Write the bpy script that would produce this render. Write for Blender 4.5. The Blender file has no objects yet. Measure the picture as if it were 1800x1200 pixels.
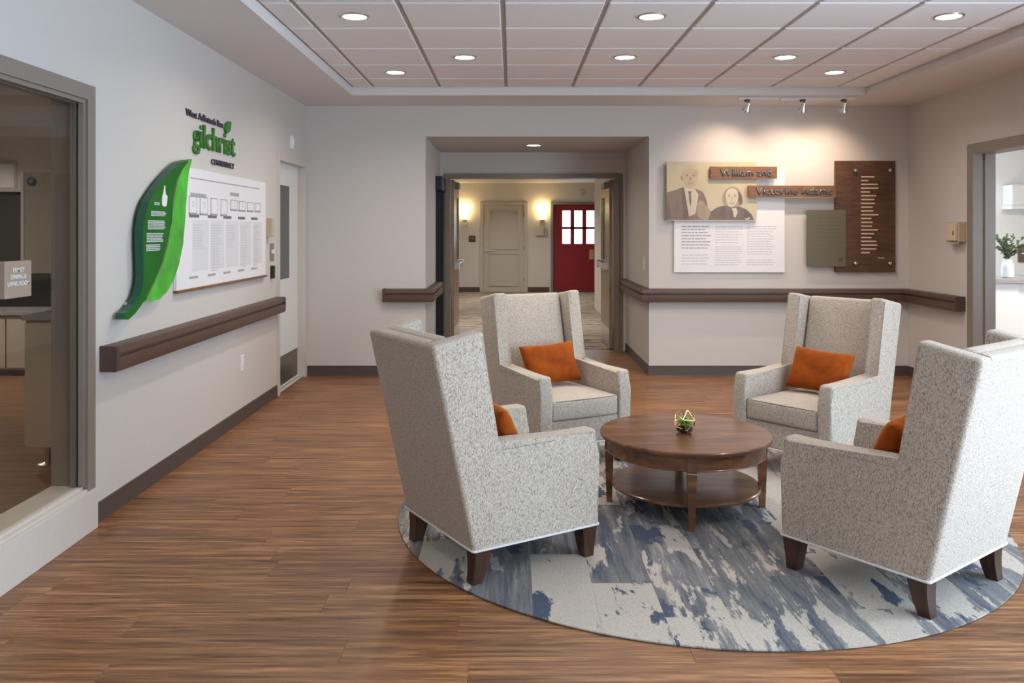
import bpy, bmesh, math, random
from mathutils import Vector, Matrix
random.seed(7)
SC = bpy.context.scene
COL = SC.collection
PI = math.pi

# ------------------------------------------------------------------ camera, world, exposure
F = 1480.0                       # focal length in pixels of the 1800 px wide frame
CH = 1.475                       # eye height
cam_d = bpy.data.cameras.new('camera')
cam_d.sensor_width = 36.0
cam_d.lens = F / 1800 * 36
cam_d.shift_y = -195.0 / 1800
cam_d.shift_x = 1.0 / 1800
cam_d.clip_end = 200
cam = bpy.data.objects.new('camera', cam_d)
COL.objects.link(cam)
cam.location = (0, 0, CH)
cam.rotation_euler = (PI / 2, 0, 0)
SC.camera = cam

world = bpy.data.worlds.new('overcast_sky')
SC.world = world
world.use_nodes = True
bg = world.node_tree.nodes['Background']
bg.inputs[0].default_value = (0.61, 0.80, 1.0, 1)
bg.inputs[1].default_value = 10.0

vs = SC.view_settings
vs.view_transform = 'Standard'
vs.look = 'None'
vs.gamma = 1
vs.use_curve_mapping = False
vs.exposure = 0.07

XL, XR, YB, YF, ZS, ZT = -2.09, 4.03, 8.56, -3.0, 2.74, 2.812   # left, right, back, front walls; soffit, tile heights
AX0, AX1, AY, AZ = -0.873, 1.40, 10.30, 2.43                     # alcove
WIN = (-2.5, 3.9, 0.15, 2.45)                                     # daylight window in the right wall

pd = bpy.data.lights.new('window_portal', 'AREA')
pd.shape = 'RECTANGLE'; pd.size = WIN[1] - WIN[0]; pd.size_y = WIN[3] - WIN[2]
pd.cycles.is_portal = True
po = bpy.data.objects.new('window_portal', pd); COL.objects.link(po)
po.location = (XR + 0.10, (WIN[0] + WIN[1]) / 2, (WIN[2] + WIN[3]) / 2)
po.rotation_euler = Matrix(((0, 0, 1), (1, 0, 0), (0, 1, 0))).to_euler()   # local -z looks into the room (-x)
pd2 = bpy.data.lights.new('office_portal', 'AREA'); pd2.shape = 'RECTANGLE'; pd2.size = 1.4; pd2.size_y = 1.2; pd2.cycles.is_portal = True
po2 = bpy.data.objects.new('office_portal', pd2); COL.objects.link(po2)
po2.location = (5.7, 5.55, 1.4); po2.rotation_euler = (PI / 2, 0, 0)      # looks along +y into the office
DOWN_W, SPOT_W = 10.0, 24.0
WARM = (1.0, 0.87, 0.74)

# ------------------------------------------------------------------ helpers
WL = {}
def tag(o, label=None, cat=None, group=None, kind=None):
    if label: o['label'] = label
    if cat: o['category'] = cat
    if group: o['group'] = group
    if kind: o['kind'] = kind
    return o

def thing(name, label, cat, loc=(0, 0, 0), rz=0, group=None, kind=None):
    o = bpy.data.objects.new(name, None); COL.objects.link(o)
    o.empty_display_size = 0.1
    o.location = loc; o.rotation_euler = (0, 0, rz)
    WL[o] = Vector(loc)
    return tag(o, label, cat, group, kind)

def finish(name, bm, mat, parent=None, local=False, smooth=None, fix=True):
    if fix: bmesh.ops.recalc_face_normals(bm, faces=bm.faces)
    me = bpy.data.meshes.new(name)
    bm.to_mesh(me); bm.free()
    me.materials.append(mat)
    if smooth is not None:
        for p in me.polygons: p.use_smooth = True
        me.set_sharp_from_angle(angle=math.radians(smooth))
    o = bpy.data.objects.new(name, me); COL.objects.link(o)
    if parent is None:
        xs = [v.co for v in me.vertices]
        lo = Vector([min(v[i] for v in xs) for i in range(3)]); hi = Vector([max(v[i] for v in xs) for i in range(3)])
        base = Vector(((lo[0] + hi[0]) / 2, (lo[1] + hi[1]) / 2, lo[2]))
        me.transform(Matrix.Translation(-base)); o.location = base; WL[o] = base
    else:
        o.parent = parent
        if not local: me.transform(Matrix.Translation(-WL[parent]))
        WL[o] = WL.get(parent, Vector((0, 0, 0)))
    return o

def dup(root, loc, rz, label=None, group=None):
    r = root.copy(); COL.objects.link(r); r.location = loc; r.rotation_euler = (0, 0, rz)
    if label: r['label'] = label
    if group: r['group'] = group
    for ch in list(root.children):
        c = ch.copy(); COL.objects.link(c); c.parent = r
        for g in list(ch.children):
            d = g.copy(); COL.objects.link(d); d.parent = c
    return r

def box(bm, x0, x1, y0, y1, z0, z1):
    vs_ = [bm.verts.new((x, y, z)) for x in (x0, x1) for y in (y0, y1) for z in (z0, z1)]
    for f in ((0, 1, 3, 2), (4, 6, 7, 5), (0, 4, 5, 1), (2, 3, 7, 6), (0, 2, 6, 4), (1, 5, 7, 3)):
        bm.faces.new([vs_[i] for i in f])
    return vs_
def bxs(*boxes, bev=0, seg=2):
    bm = bmesh.new()
    for b in boxes: box(bm, *b)
    if bev: bmesh.ops.bevel(bm, geom=list(bm.edges), offset=bev, segments=seg, affect='EDGES', profile=0.5)
    return bm

def prism(pts, a0, a1, frame, bm=None, bev=0, seg=2, pred=None):
    """closed polygon pts (u,v) extruded from a0 to a1; frame(u,v,a) -> xyz"""
    bm = bm or bmesh.new()
    A = [bm.verts.new(frame(u, v, a0)) for u, v in pts]
    B = [bm.verts.new(frame(u, v, a1)) for u, v in pts]
    n = len(pts)
    bm.faces.new(A); bm.faces.new(B[::-1])
    for i in range(n): bm.faces.new((A[i], A[(i + 1) % n], B[(i + 1) % n], B[i]))
    if bev:
        es = [e for e in bm.edges if pred is None or pred(e)]
        bmesh.ops.bevel(bm, geom=es, offset=bev, segments=seg, affect='EDGES', profile=0.5)
    return bm
fXZ = lambda u, v, a: (u, a, v)          # profile in xz, extruded along y
fLEFT = lambda u, v, a: (XL + a, u, v)   # on the left wall: u = y, a = distance off the wall
fBACK = lambda u, v, a: (u, YB - a, v)   # on the back wall: u = x

def lathe(bm, prof, c=(0, 0, 0), n=32, axis=2, caps=True):
    rings = []
    for r, h in prof:
        ring = []
        for k in range(n):
            a = 2 * PI * k / n; p = [r * math.cos(a), r * math.sin(a), h]
            if axis == 0: p = [p[2], p[0], p[1]]
            if axis == 1: p = [p[0], p[2], p[1]]
            ring.append(bm.verts.new((c[0] + p[0], c[1] + p[1], c[2] + p[2])))
        rings.append(ring)
    for a, b in zip(rings, rings[1:]):
        for k in range(n): bm.faces.new((a[k], a[(k + 1) % n], b[(k + 1) % n], b[k]))
    if caps:
        bm.faces.new(rings[0]); bm.faces.new(rings[-1][::-1])
    return bm

def tube(bm, pts, r, n=6, closed=False):
    pts = [Vector(p) for p in pts]; m = len(pts); rings = []
    for i, p in enumerate(pts):
        a = pts[(i - 1) % m] if (closed or i > 0) else p
        b = pts[(i + 1) % m] if (closed or i < m - 1) else p
        d = (b - a).normalized(); up = Vector((0, 0, 1)) if abs(d.z) < .95 else Vector((1, 0, 0))
        s = d.cross(up).normalized(); t = s.cross(d)
        rings.append([bm.verts.new(p + (s * math.cos(2 * PI * k / n) + t * math.sin(2 * PI * k / n)) * r) for k in range(n)])
    rng = range(m) if closed else range(m - 1)
    for i in rng:
        a, b = rings[i], rings[(i + 1) % m]
        for k in range(n): bm.faces.new((a[k], a[(k + 1) % n], b[(k + 1) % n], b[k]))
    if not closed:
        bm.faces.new(rings[0]); bm.faces.new(rings[-1][::-1])
    return bm

def sweep(path, prof, bm=None):
    """sweep profile (off, z) along a plan polyline, offset to the right hand side of travel, mitred"""
    bm = bm or bmesh.new()
    P = [Vector(p) for p in path]; rings = []
    for i, p in enumerate(P):
        d0 = (P[i] - P[i - 1]).normalized() if i else None
        d1 = (P[i + 1] - P[i]).normalized() if i < len(P) - 1 else None
        n0 = Vector((d0.y, -d0.x)) if d0 else None; n1 = Vector((d1.y, -d1.x)) if d1 else None
        if n0 is None: m = n1
        elif n1 is None: m = n0
        else:
            m = n0 + n1; m = m / (m.dot(n0))
        rings.append([bm.verts.new((p.x + m.x * o, p.y + m.y * o, z)) for o, z in prof])
    k = len(prof)
    for a, b in zip(rings, rings[1:]):
        for j in range(k): bm.faces.new((a[j], a[(j + 1) % k], b[(j + 1) % k], b[j]))
    bm.faces.new(rings[0]); bm.faces.new(rings[-1][::-1])
    return bm

def rbox(half, r, crown=(0, 0, 0), nb=3, ni=6, c=(0, 0, 0), bm=None):
    """soft box: rounded edges and faces that bulge"""
    bm = bm or bmesh.new()
    def coords(h):
        inner = h - r
        a = [-h + r * (1 - math.cos(PI / 2 * i / nb)) for i in range(nb)]
        b = [-inner + 2 * inner * i / ni for i in range(ni + 1)]
        return a + b + [-x for x in a[::-1]]
    cs = [coords(h) for h in half]; cache = {}
    def vert(p):
        key = tuple(round(x, 6) for x in p)
        if key in cache: return cache[key]
        q = Vector(p); inn = Vector([max(-(half[i] - r), min(half[i] - r, q[i])) for i in range(3)])
        d = q - inn
        out = inn + d.normalized() * r if d.length > 1e-9 else q
        for i in range(3):
            j, k = (i + 1) % 3, (i + 2) % 3
            w = (1 - (q[j] / half[j]) ** 2) * (1 - (q[k] / half[k]) ** 2)
            out[i] += crown[i] * w * (q[i] / half[i])
        v = bm.verts.new(out + Vector(c)); cache[key] = v
        return v
    for ax in range(3):
        j, k = (ax + 1) % 3, (ax + 2) % 3
        for s in (-1, 1):
            for a0, a1 in zip(cs[j], cs[j][1:]):
                for b0, b1 in zip(cs[k], cs[k][1:]):
                    q = []
                    for a, b in ((a0, b0), (a1, b0), (a1, b1), (a0, b1)):
                        p = [0, 0, 0]; p[ax] = s * half[ax]; p[j] = a; p[k] = b; q.append(vert(p))
                    if len(set(q)) == 4: bm.faces.new(q)
    return bm

def text_bm(s, width=None, height=None, extrude=0.004, bold=0.0, spacing=1.0, align='LEFT'):
    cu = bpy.data.curves.new('lettering', 'FONT'); cu.body = s; cu.size = 1; cu.extrude = 0; cu.offset = bold
    cu.space_character = spacing; cu.align_x = align; cu.resolution_u = 3
    o = bpy.data.objects.new('lettering', cu); COL.objects.link(o)
    dg = bpy.context.evaluated_depsgraph_get(); dg.update()
    me = bpy.data.meshes.new_from_object(o.evaluated_get(dg))
    COL.objects.unlink(o); bpy.data.objects.remove(o); bpy.data.curves.remove(cu)
    bm = bmesh.new(); bm.from_mesh(me); bpy.data.meshes.remove(me)
    xs = [v.co.x for v in bm.verts]; ys = [v.co.y for v in bm.verts]
    x0, x1, y0, y1 = min(xs), max(xs), min(ys), max(ys)
    sx = width / (x1 - x0) if width else None; sy = height / (y1 - y0) if height else None
    sx = sx or sy; sy = sy or sx
    for v in bm.verts: v.co = Vector(((v.co.x - x0) * sx, (v.co.y - y0) * sy, 0))
    if extrude:
        r = bmesh.ops.extrude_face_region(bm, geom=list(bm.faces))
        for v in [g for g in r['geom'] if isinstance(g, bmesh.types.BMVert)]: v.co.z += extrude
    return bm
def place(bm, frame, u, v, a):
    for q in bm.verts: q.co = Vector(frame(u + q.co.x, v + q.co.y, a + q.co.z))
    return bm

# pixel of the photograph -> coordinates on a known wall plane
def onL(px, py, off=0.0):
    Y = (XL + off) * F / (px - 899.0); return Y, CH - (py - 405.0) / F * Y
def onB(px, py, Y=YB):
    return (px - 899.0) / F * Y, CH - (py - 405.0) / F * Y

# ------------------------------------------------------------------ materials
def nodes(m):
    m.use_nodes = True; nt = m.node_tree
    return nt, nt.nodes['Principled BSDF']
def N(nt, t, **kw):
    n = nt.nodes.new(t)
    for k, v in kw.items():
        if k.startswith('i_'): n.inputs[k[2:].replace('_', ' ')].default_value = v
        else: setattr(n, k, v)
    return n
def ramp(nt, fac, stops):
    r = nt.nodes.new('ShaderNodeValToRGB'); cr = r.color_ramp
    while len(cr.elements) < len(stops): cr.elements.new(0.5)
    for e, (p, c) in zip(cr.elements, stops): e.position = p; e.color = (*c, 1)
    nt.links.new(fac, r.inputs[0]); return r.outputs[0]
def mixc(nt, fac, a, b, mode='MIX'):
    m = nt.nodes.new('ShaderNodeMix'); m.data_type = 'RGBA'; m.blend_type = mode
    for sock, v in ((m.inputs[0], fac), (m.inputs[6], a), (m.inputs[7], b)):
        if isinstance(v, (int, float)): sock.default_value = v
        elif isinstance(v, tuple): sock.default_value = (*v, 1)
        else: nt.links.new(v, sock)
    return m.outputs[2]
def bump(nt, bsdf, h, s, d=0.01):
    b = N(nt, 'ShaderNodeBump'); b.inputs['Strength'].default_value = s; b.inputs['Distance'].default_value = d
    nt.links.new(h, b.inputs['Height']); nt.links.new(b.outputs[0], bsdf.inputs['Normal'])

def mat(name, col, rough=0.5, metal=0.0, vary=0.06, scale=40, spec=0.5, bumps=0.0, emit=None, es=0, coat=0, coords='Object'):
    m = bpy.data.materials.new(name); nt, b = nodes(m)
    tc = N(nt, 'ShaderNodeTexCoord')
    nz = N(nt, 'ShaderNodeTexNoise', i_Scale=scale, i_Detail=3.0)
    nt.links.new(tc.outputs[coords], nz.inputs['Vector'])
    c = ramp(nt, nz.outputs['Fac'], [(0.3, tuple(x * (1 - vary) for x in col)), (0.7, tuple(min(1, x * (1 + vary)) for x in col))])
    nt.links.new(c, b.inputs['Base Color'])
    b.inputs['Roughness'].default_value = rough; b.inputs['Metallic'].default_value = metal
    b.inputs['Specular IOR Level'].default_value = spec
    b.inputs['Coat Weight'].default_value = coat
    if bumps: bump(nt, b, nz.outputs['Fac'], bumps)
    if emit:
        b.inputs['Emission Color'].default_value = (*emit, 1); b.inputs['Emission Strength'].default_value = es
    return m

def wood(name, dark, mid, light, stretch=(1.2, 26, 26), rough=0.35, per_object=0.0, coat=0.0, coords='Object', vspread=0.14):
    m = bpy.data.materials.new(name); nt, b = nodes(m)
    if coords == 'Position':
        src = N(nt, 'ShaderNodeNewGeometry').outputs['Position']
    else: src = N(nt, 'ShaderNodeTexCoord').outputs[coords]
    oi = N(nt, 'ShaderNodeObjectInfo')
    off = N(nt, 'ShaderNodeVectorMath', operation='MULTIPLY_ADD')
    cmb = N(nt, 'ShaderNodeCombineXYZ')
    for i in range(3): nt.links.new(oi.outputs['Random'], cmb.inputs[i])
    nt.links.new(cmb.outputs[0], off.inputs[0]); off.inputs[1].default_value = (37 * per_object, 91 * per_object, 53 * per_object); nt.links.new(src, off.inputs[2])
    mp = N(nt, 'ShaderNodeMapping'); mp.inputs['Scale'].default_value = stretch; nt.links.new(off.outputs[0], mp.inputs['Vector'])
    n1 = N(nt, 'ShaderNodeTexNoise', i_Scale=1.0, i_Detail=6.0, i_Roughness=0.62, i_Distortion=0.6); nt.links.new(mp.outputs[0], n1.inputs['Vector'])
    mp2 = N(nt, 'ShaderNodeMapping'); mp2.inputs['Scale'].default_value = tuple(s * 3.1 for s in stretch); nt.links.new(off.outputs[0], mp2.inputs['Vector'])
    n2 = N(nt, 'ShaderNodeTexNoise', i_Scale=1.0, i_Detail=4.0, i_Roughness=0.7); nt.links.new(mp2.outputs[0], n2.inputs['Vector'])
    c1 = ramp(nt, n1.outputs['Fac'], [(0.30, dark), (0.5, mid), (0.70, light)])
    f2 = ramp(nt, n2.outputs['Fac'], [(0.33, (0.55, 0.53, 0.51)), (0.62, (1.12, 1.12, 1.12))])
    c = mixc(nt, 0.8, c1, f2, 'MULTIPLY')
    if per_object:
        hv = N(nt, 'ShaderNodeHueSaturation'); mr = N(nt, 'ShaderNodeMapRange')
        mr.inputs['To Min'].default_value = 1 - vspread; mr.inputs['To Max'].default_value = 1 + vspread
        nt.links.new(oi.outputs['Random'], mr.inputs['Value']); nt.links.new(mr.outputs[0], hv.inputs['Value']); nt.links.new(c, hv.inputs['Color']); c = hv.outputs[0]
    nt.links.new(c, b.inputs['Base Color'])
    b.inputs['Roughness'].default_value = rough; b.inputs['Coat Weight'].default_value = coat; b.inputs['Coat Roughness'].default_value = 0.15
    bump(nt, b, n2.outputs['Fac'], 0.06, 0.004)
    return m

def fabric():
    m = bpy.data.materials.new('oatmeal_tweed'); nt, b = nodes(m)
    tc = N(nt, 'ShaderNodeTexCoord')
    mp = N(nt, 'ShaderNodeMapping'); mp.inputs['Scale'].default_value = (1, 1, 0.38); nt.links.new(tc.outputs['Object'], mp.inputs['Vector'])
    n1 = N(nt, 'ShaderNodeTexNoise', i_Scale=330.0, i_Detail=2.0, i_Roughness=0.6); nt.links.new(mp.outputs[0], n1.inputs['Vector'])
    n2 = N(nt, 'ShaderNodeTexNoise', i_Scale=700.0, i_Detail=1.0); nt.links.new(tc.outputs['Object'], n2.inputs['Vector'])
    c = ramp(nt, n1.outputs['Fac'], [(0.32, (0.21, 0.165, 0.128)), (0.46, (0.46, 0.392, 0.322)), (0.64, (0.62, 0.547, 0.468))])
    c = mixc(nt, 0.5, c, ramp(nt, n2.outputs['Fac'], [(0.35, (0.72, 0.72, 0.72)), (0.6, (1.1, 1.1, 1.1))]), 'MULTIPLY')
    nt.links.new(c, b.inputs['Base Color']); b.inputs['Roughness'].default_value = 0.92
    b.inputs['Sheen Weight'].default_value = 0.15; b.inputs['Specular IOR Level'].default_value = 0.15
    bump(nt, b, n1.outputs['Fac'], 0.25, 0.003)
    return m

def velvet():
    m = bpy.data.materials.new('burnt_orange_velvet'); nt, b = nodes(m)
    tc = N(nt, 'ShaderNodeTexCoord')
    n1 = N(nt, 'ShaderNodeTexNoise', i_Scale=6.0, i_Detail=3.0, i_Distortion=0.8); nt.links.new(tc.outputs['Object'], n1.inputs['Vector'])
    c = ramp(nt, n1.outputs['Fac'], [(0.3, (0.20, 0.036, 0.004)), (0.7, (0.34, 0.072, 0.007))])
    nt.links.new(c, b.inputs['Base Color']); b.inputs['Roughness'].default_value = 0.75
    b.inputs['Sheen Weight'].default_value = 0.6; b.inputs['Sheen Tint'].default_value = (1.0, 0.42, 0.08, 1); b.inputs['Sheen Roughness'].default_value = 0.35
    b.inputs['Specular IOR Level'].default_value = 0.1
    n2 = N(nt, 'ShaderNodeTexNoise', i_Scale=14.0, i_Detail=2.0); nt.links.new(tc.outputs['Object'], n2.inputs['Vector'])
    bump(nt, b, n2.outputs['Fac'], 0.5, 0.02)
    return m

def carpet(name, per=1.0, stretch=(5.6, 1.3, 1), cream=(0.50, 0.45, 0.39), grey=(0.17, 0.17, 0.172), slate=(0.080, 0.098, 0.140), pos=True):
    m = bpy.data.materials.new(name); nt, b = nodes(m)
    src = N(nt, 'ShaderNodeNewGeometry').outputs['Position']
    oi = N(nt, 'ShaderNodeObjectInfo'); cmb = N(nt, 'ShaderNodeCombineXYZ')
    for i in range(2): nt.links.new(oi.outputs['Random'], cmb.inputs[i])
    off = N(nt, 'ShaderNodeVectorMath', operation='MULTIPLY_ADD'); nt.links.new(cmb.outputs[0], off.inputs[0]); off.inputs[1].default_value = (83 * per, 47 * per, 0); nt.links.new(src, off.inputs[2])
    def nz(scale, det, rgh=0.55, dist=0.0, sc=1.0):
        mp = N(nt, 'ShaderNodeMapping'); mp.inputs['Scale'].default_value = scale; nt.links.new(off.outputs[0], mp.inputs['Vector'])
        n = N(nt, 'ShaderNodeTexNoise', i_Scale=sc, i_Detail=det, i_Roughness=rgh, i_Distortion=dist); nt.links.new(mp.outputs[0], n.inputs['Vector']); return n.outputs['Fac']
    big0 = nz(stretch, 6.0, 0.64, 0.15)
    r2 = N(nt, 'ShaderNodeMath', operation='MULTIPLY'); nt.links.new(oi.outputs['Random'], r2.inputs[0]); r2.inputs[1].default_value = 7.31
    r3 = N(nt, 'ShaderNodeMath', operation='FRACT'); nt.links.new(r2.outputs[0], r3.inputs[0])
    r4 = N(nt, 'ShaderNodeMath', operation='MULTIPLY_ADD'); nt.links.new(r3.outputs[0], r4.inputs[0]); r4.inputs[1].default_value = 0.22 * per; r4.inputs[2].default_value = -0.115 * per
    ad = N(nt, 'ShaderNodeMath', operation='ADD'); nt.links.new(big0, ad.inputs[0]); nt.links.new(r4.outputs[0], ad.inputs[1]); big = ad.outputs[0]
    streak = nz((stretch[0] * 3.0, stretch[1] * 0.9, 1), 8.0, 0.72, 0.3)
    fine = nz((1, 1, 1), 2.0, 0.7, 0, 260.0)
    midn = nz((stretch[0] * .7, stretch[1] * 1.3, 1), 6.0, 0.66, 0.3)
    greys = ramp(nt, streak, [(0.36, slate), (0.47, grey), (0.56, tuple(x * 1.35 for x in grey)), (0.63, tuple(x * .8 + y * .2 for x, y in zip(cream, grey)))])
    blot = ramp(nt, big, [(0.495, (0, 0, 0)), (0.515, (1, 1, 1))])
    c = mixc(nt, blot, greys, cream)
    blot2 = ramp(nt, midn, [(0.575, (0, 0, 0)), (0.595, (1, 1, 1))])
    c = mixc(nt, blot2, c, slate)
    sp = ramp(nt, fine, [(0.3, (0.5, 0.5, 0.5)), (0.7, (1.35, 1.35, 1.35))])
    c = mixc(nt, 0.75, c, sp, 'MULTIPLY')
    nt.links.new(c, b.inputs['Base Color']); b.inputs['Roughness'].default_value = 0.97; b.inputs['Specular IOR Level'].default_value = 0.1
    bump(nt, b, fine, 0.5, 0.004)
    return m

def glass(name, tint=(0.9, 0.93, 0.93), refl=0.95):
    m = bpy.data.materials.new(name); nt, b = nodes(m)
    nt.nodes.remove(b); out = nt.nodes['Material Output']
    tr = N(nt, 'ShaderNodeBsdfTransparent'); tr.inputs[0].default_value = (*tint, 1)
    gl = N(nt, 'ShaderNodeBsdfGlossy'); gl.inputs['Roughness'].default_value = 0.02
    lw = N(nt, 'ShaderNodeLayerWeight'); pw = N(nt, 'ShaderNodeMath', operation='POWER'); nt.links.new(lw.outputs['Facing'], pw.inputs[0]); pw.inputs[1].default_value = 5.0; fr = N(nt, 'ShaderNodeMath', operation='MULTIPLY_ADD'); nt.links.new(pw.outputs[0], fr.inputs[0]); fr.inputs[1].default_value = refl; fr.inputs[2].default_value = 0.03 * refl; lw.inputs[0].default_value = 0.5
    mx = N(nt, 'ShaderNodeMixShader'); nt.links.new(fr.outputs[0], mx.inputs[0]); nt.links.new(tr.outputs[0], mx.inputs[1]); nt.links.new(gl.outputs[0], mx.inputs[2])
    nt.links.new(mx.outputs[0], out.inputs[0]); return m

PAINT = mat('greige_wall_paint', (0.60, 0.565, 0.525), 0.72, vary=0.015, scale=60, bumps=0.02)
CEILP = mat('soffit_paint', (0.72, 0.69, 0.675), 0.8, vary=0.015)
TILE = mat('ceiling_tile_white', (0.86, 0.83, 0.825), 0.9, vary=0.07, scale=260, bumps=0.3)
TBAR = mat('ceiling_grid_shaded', (0.42, 0.39, 0.38), 0.6, vary=0.02)  # darker than the tiles: shade of the gaps put into the bar colour
TAUPE = mat('taupe_frame_paint', (0.235, 0.195, 0.162), 0.45, vary=0.02)
TAUPEL = mat('pale_taupe_paint', (0.60, 0.545, 0.49), 0.5, vary=0.02)
RAIL = mat('brown_rail_vinyl', (0.105, 0.062, 0.045), 0.45, vary=0.06)
RAILD = mat('brown_rail_end', (0.085, 0.05, 0.038), 0.45, vary=0.06)
BASEB = mat('brown_base_vinyl', (0.082, 0.060, 0.050), 0.5, vary=0.05)
PLANK = wood('walnut_vinyl_plank', (0.085, 0.033, 0.0145), (0.25, 0.108, 0.044), (0.48, 0.24, 0.10), (2.0, 38, 38), 0.40, 1.0, coords='Position', vspread=0.10)
WALNUT = wood('walnut_table_wood', (0.075, 0.029, 0.013), (0.165, 0.066, 0.028), (0.28, 0.122, 0.052), (2.0, 13, 13), 0.30, 0.0, 0.25)
LEGW = wood('espresso_leg_wood', (0.035, 0.014, 0.008), (0.06, 0.024, 0.013), (0.085, 0.036, 0.02), (20, 20, 2.5), 0.35)
PLAQW = wood('sign_walnut', (0.065, 0.028, 0.013), (0.105, 0.047, 0.023), (0.15, 0.070, 0.034), (3, 3, 18), 0.4)
PLAQO = wood('sign_amber_wood', (0.14, 0.058, 0.018), (0.21, 0.092, 0.030), (0.29, 0.135, 0.048), (3, 3, 22), 0.4)
DOORW = wood('tan_door_wood', (0.25, 0.165, 0.10), (0.33, 0.225, 0.14), (0.40, 0.28, 0.18), (12, 12, 1.2), 0.3)
LIGHTW = mat('bleached_oak_laminate', (0.50, 0.43, 0.365), 0.5, vary=0.05, scale=7)
FAB = fabric(); VEL = velvet(); RUG = carpet('abstract_carpet_plank')
PIPE = mat('pale_welt', (0.72, 0.70, 0.67), 0.9, vary=0.03)
SEAM = mat('seam_welt', (0.20, 0.17, 0.145), 0.9, vary=0.08, scale=200)
WHITE = mat('white_plastic', (0.80, 0.80, 0.79), 0.4, vary=0.01)
WHITEP = mat('white_print_panel', (0.80, 0.79, 0.80), 0.45, vary=0.01)
INK = mat('grey_ink', (0.36, 0.36, 0.38), 0.6, vary=0.02)
INKD = mat('dark_ink', (0.13, 0.13, 0.16), 0.6, vary=0.02)
INKL = mat('pale_ink', (0.60, 0.60, 0.63), 0.6, vary=0.02)
BLACK = mat('black_plastic', (0.012, 0.012, 0.013), 0.45, vary=0.05)
NAVY = mat('navy_lettering', (0.035, 0.035, 0.055), 0.4, vary=0.03)
GREEN = mat('green_lettering', (0.035, 0.20, 0.012), 0.35, vary=0.12, scale=30)
LEAFD = mat('deep_leaf_green', (0.004, 0.125, 0.008), 0.5, vary=0.18, scale=5, spec=0.3)
LEAFL = mat('bright_leaf_green', (0.06, 0.42, 0.03), 0.35, vary=0.45, scale=6)
LEAFE = mat('dark_leaf_edge', (0.006, 0.085, 0.045), 0.4, vary=0.1)
STEEL = mat('brushed_steel', (0.62, 0.61, 0.59), 0.3, 1.0, vary=0.03)
CHROME = mat('polished_chrome', (0.8, 0.8, 0.8), 0.12, 1.0, vary=0.01)
BRASS = mat('pale_brass', (0.72, 0.52, 0.25), 0.28, 1.0, vary=0.05)
BEIGE = mat('beige_plastic', (0.52, 0.41, 0.28), 0.45, vary=0.02)
TAN = mat('tan_sign_plastic', (0.36, 0.27, 0.21), 0.5, vary=0.02)
OLIVE = mat('olive_metal_panel', (0.125, 0.105, 0.062), 0.42, vary=0.03, scale=3)
OLIVED = mat('olive_engraving', (0.105, 0.09, 0.055), 0.5, vary=0.02)
CREAM = mat('cream_ink', (0.72, 0.56, 0.40), 0.5, vary=0.02)
TEALM = mat('grey_blue_lettering', (0.13, 0.175, 0.19), 0.35, 0.3, vary=0.05)
REDP = mat('red_door_paint', (0.27, 0.012, 0.018), 0.35, vary=0.04)
CREAMW = mat('cream_wall_paint', (0.64, 0.60, 0.55), 0.75, vary=0.012)
DOORP = mat('cream_door_paint', (0.50, 0.455, 0.395), 0.45, vary=0.012)
GREYTOP = mat('grey_stone_counter', (0.30, 0.29, 0.29), 0.3, vary=0.12, scale=90)
DARKG = mat('dark_glass', (0.055, 0.06, 0.055), 0.08, vary=0.02)
KICK = mat('bronze_kick_plate', (0.16, 0.135, 0.11), 0.35, 0.6, vary=0.06)
GLASS = glass('clear_glass'); GLASST = glass('tinted_glass', (0.86, 0.87, 0.85))
ACRYL = glass('acrylic', (0.97, 0.97, 0.97), 0.12)
LAMP = mat('lit_diffuser', (0.9, 0.9, 0.9), 0.5, emit=(1.0, 0.97, 0.93), es=18)
LAMPW = mat('lit_sconce_glass', (0.9, 0.85, 0.7), 0.5, emit=(1.0, 0.76, 0.36), es=7)
SPOTE = mat('lit_spot_lens', (0.9, 0.9, 0.9), 0.4, emit=(1.0, 0.88, 0.76), es=25)
CORR = carpet('corridor_carpet', 0.0, (1.6, 7.0, 1), (0.40, 0.33, 0.265), (0.28, 0.225, 0.18), (0.16, 0.125, 0.095))
SUCC = mat('succulent_green', (0.20, 0.46, 0.05), 0.45, vary=0.4, scale=30)
SUCD = mat('succulent_dark', (0.03, 0.085, 0.02), 0.5, vary=0.3, scale=30)
FOLI = mat('eucalyptus_leaf', (0.075, 0.105, 0.05), 0.55, vary=0.5, scale=18)
SEPB = mat('sepia_paper', (0.52, 0.44, 0.27), 0.4, vary=0.08, scale=4, coat=0.08)
SEPD = mat('sepia_dark', (0.155, 0.095, 0.06), 0.4, vary=0.15, scale=9, coat=0.08)
SEPM = mat('sepia_mid', (0.36, 0.25, 0.145), 0.4, vary=0.1, scale=9, coat=0.08)
SEPJ = mat('sepia_jacket', (0.21, 0.135, 0.085), 0.4, vary=0.15, scale=9, coat=0.08)
SEPF = mat('sepia_face', (0.45, 0.345, 0.215), 0.4, vary=0.1, scale=12, coat=0.08)
SEPG = mat('sepia_grey_hair', (0.50, 0.42, 0.29), 0.4, vary=0.1, scale=12, coat=0.08)
SEPL = mat('sepia_light', (0.56, 0.47, 0.33), 0.4, vary=0.06, scale=9, coat=0.08)

def struct(name, bm, m, label, cat, parent=None, smooth=None):
    o = finish(name, bm, m, parent, smooth=smooth)
    return tag(o, label, cat, kind='structure')

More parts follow.
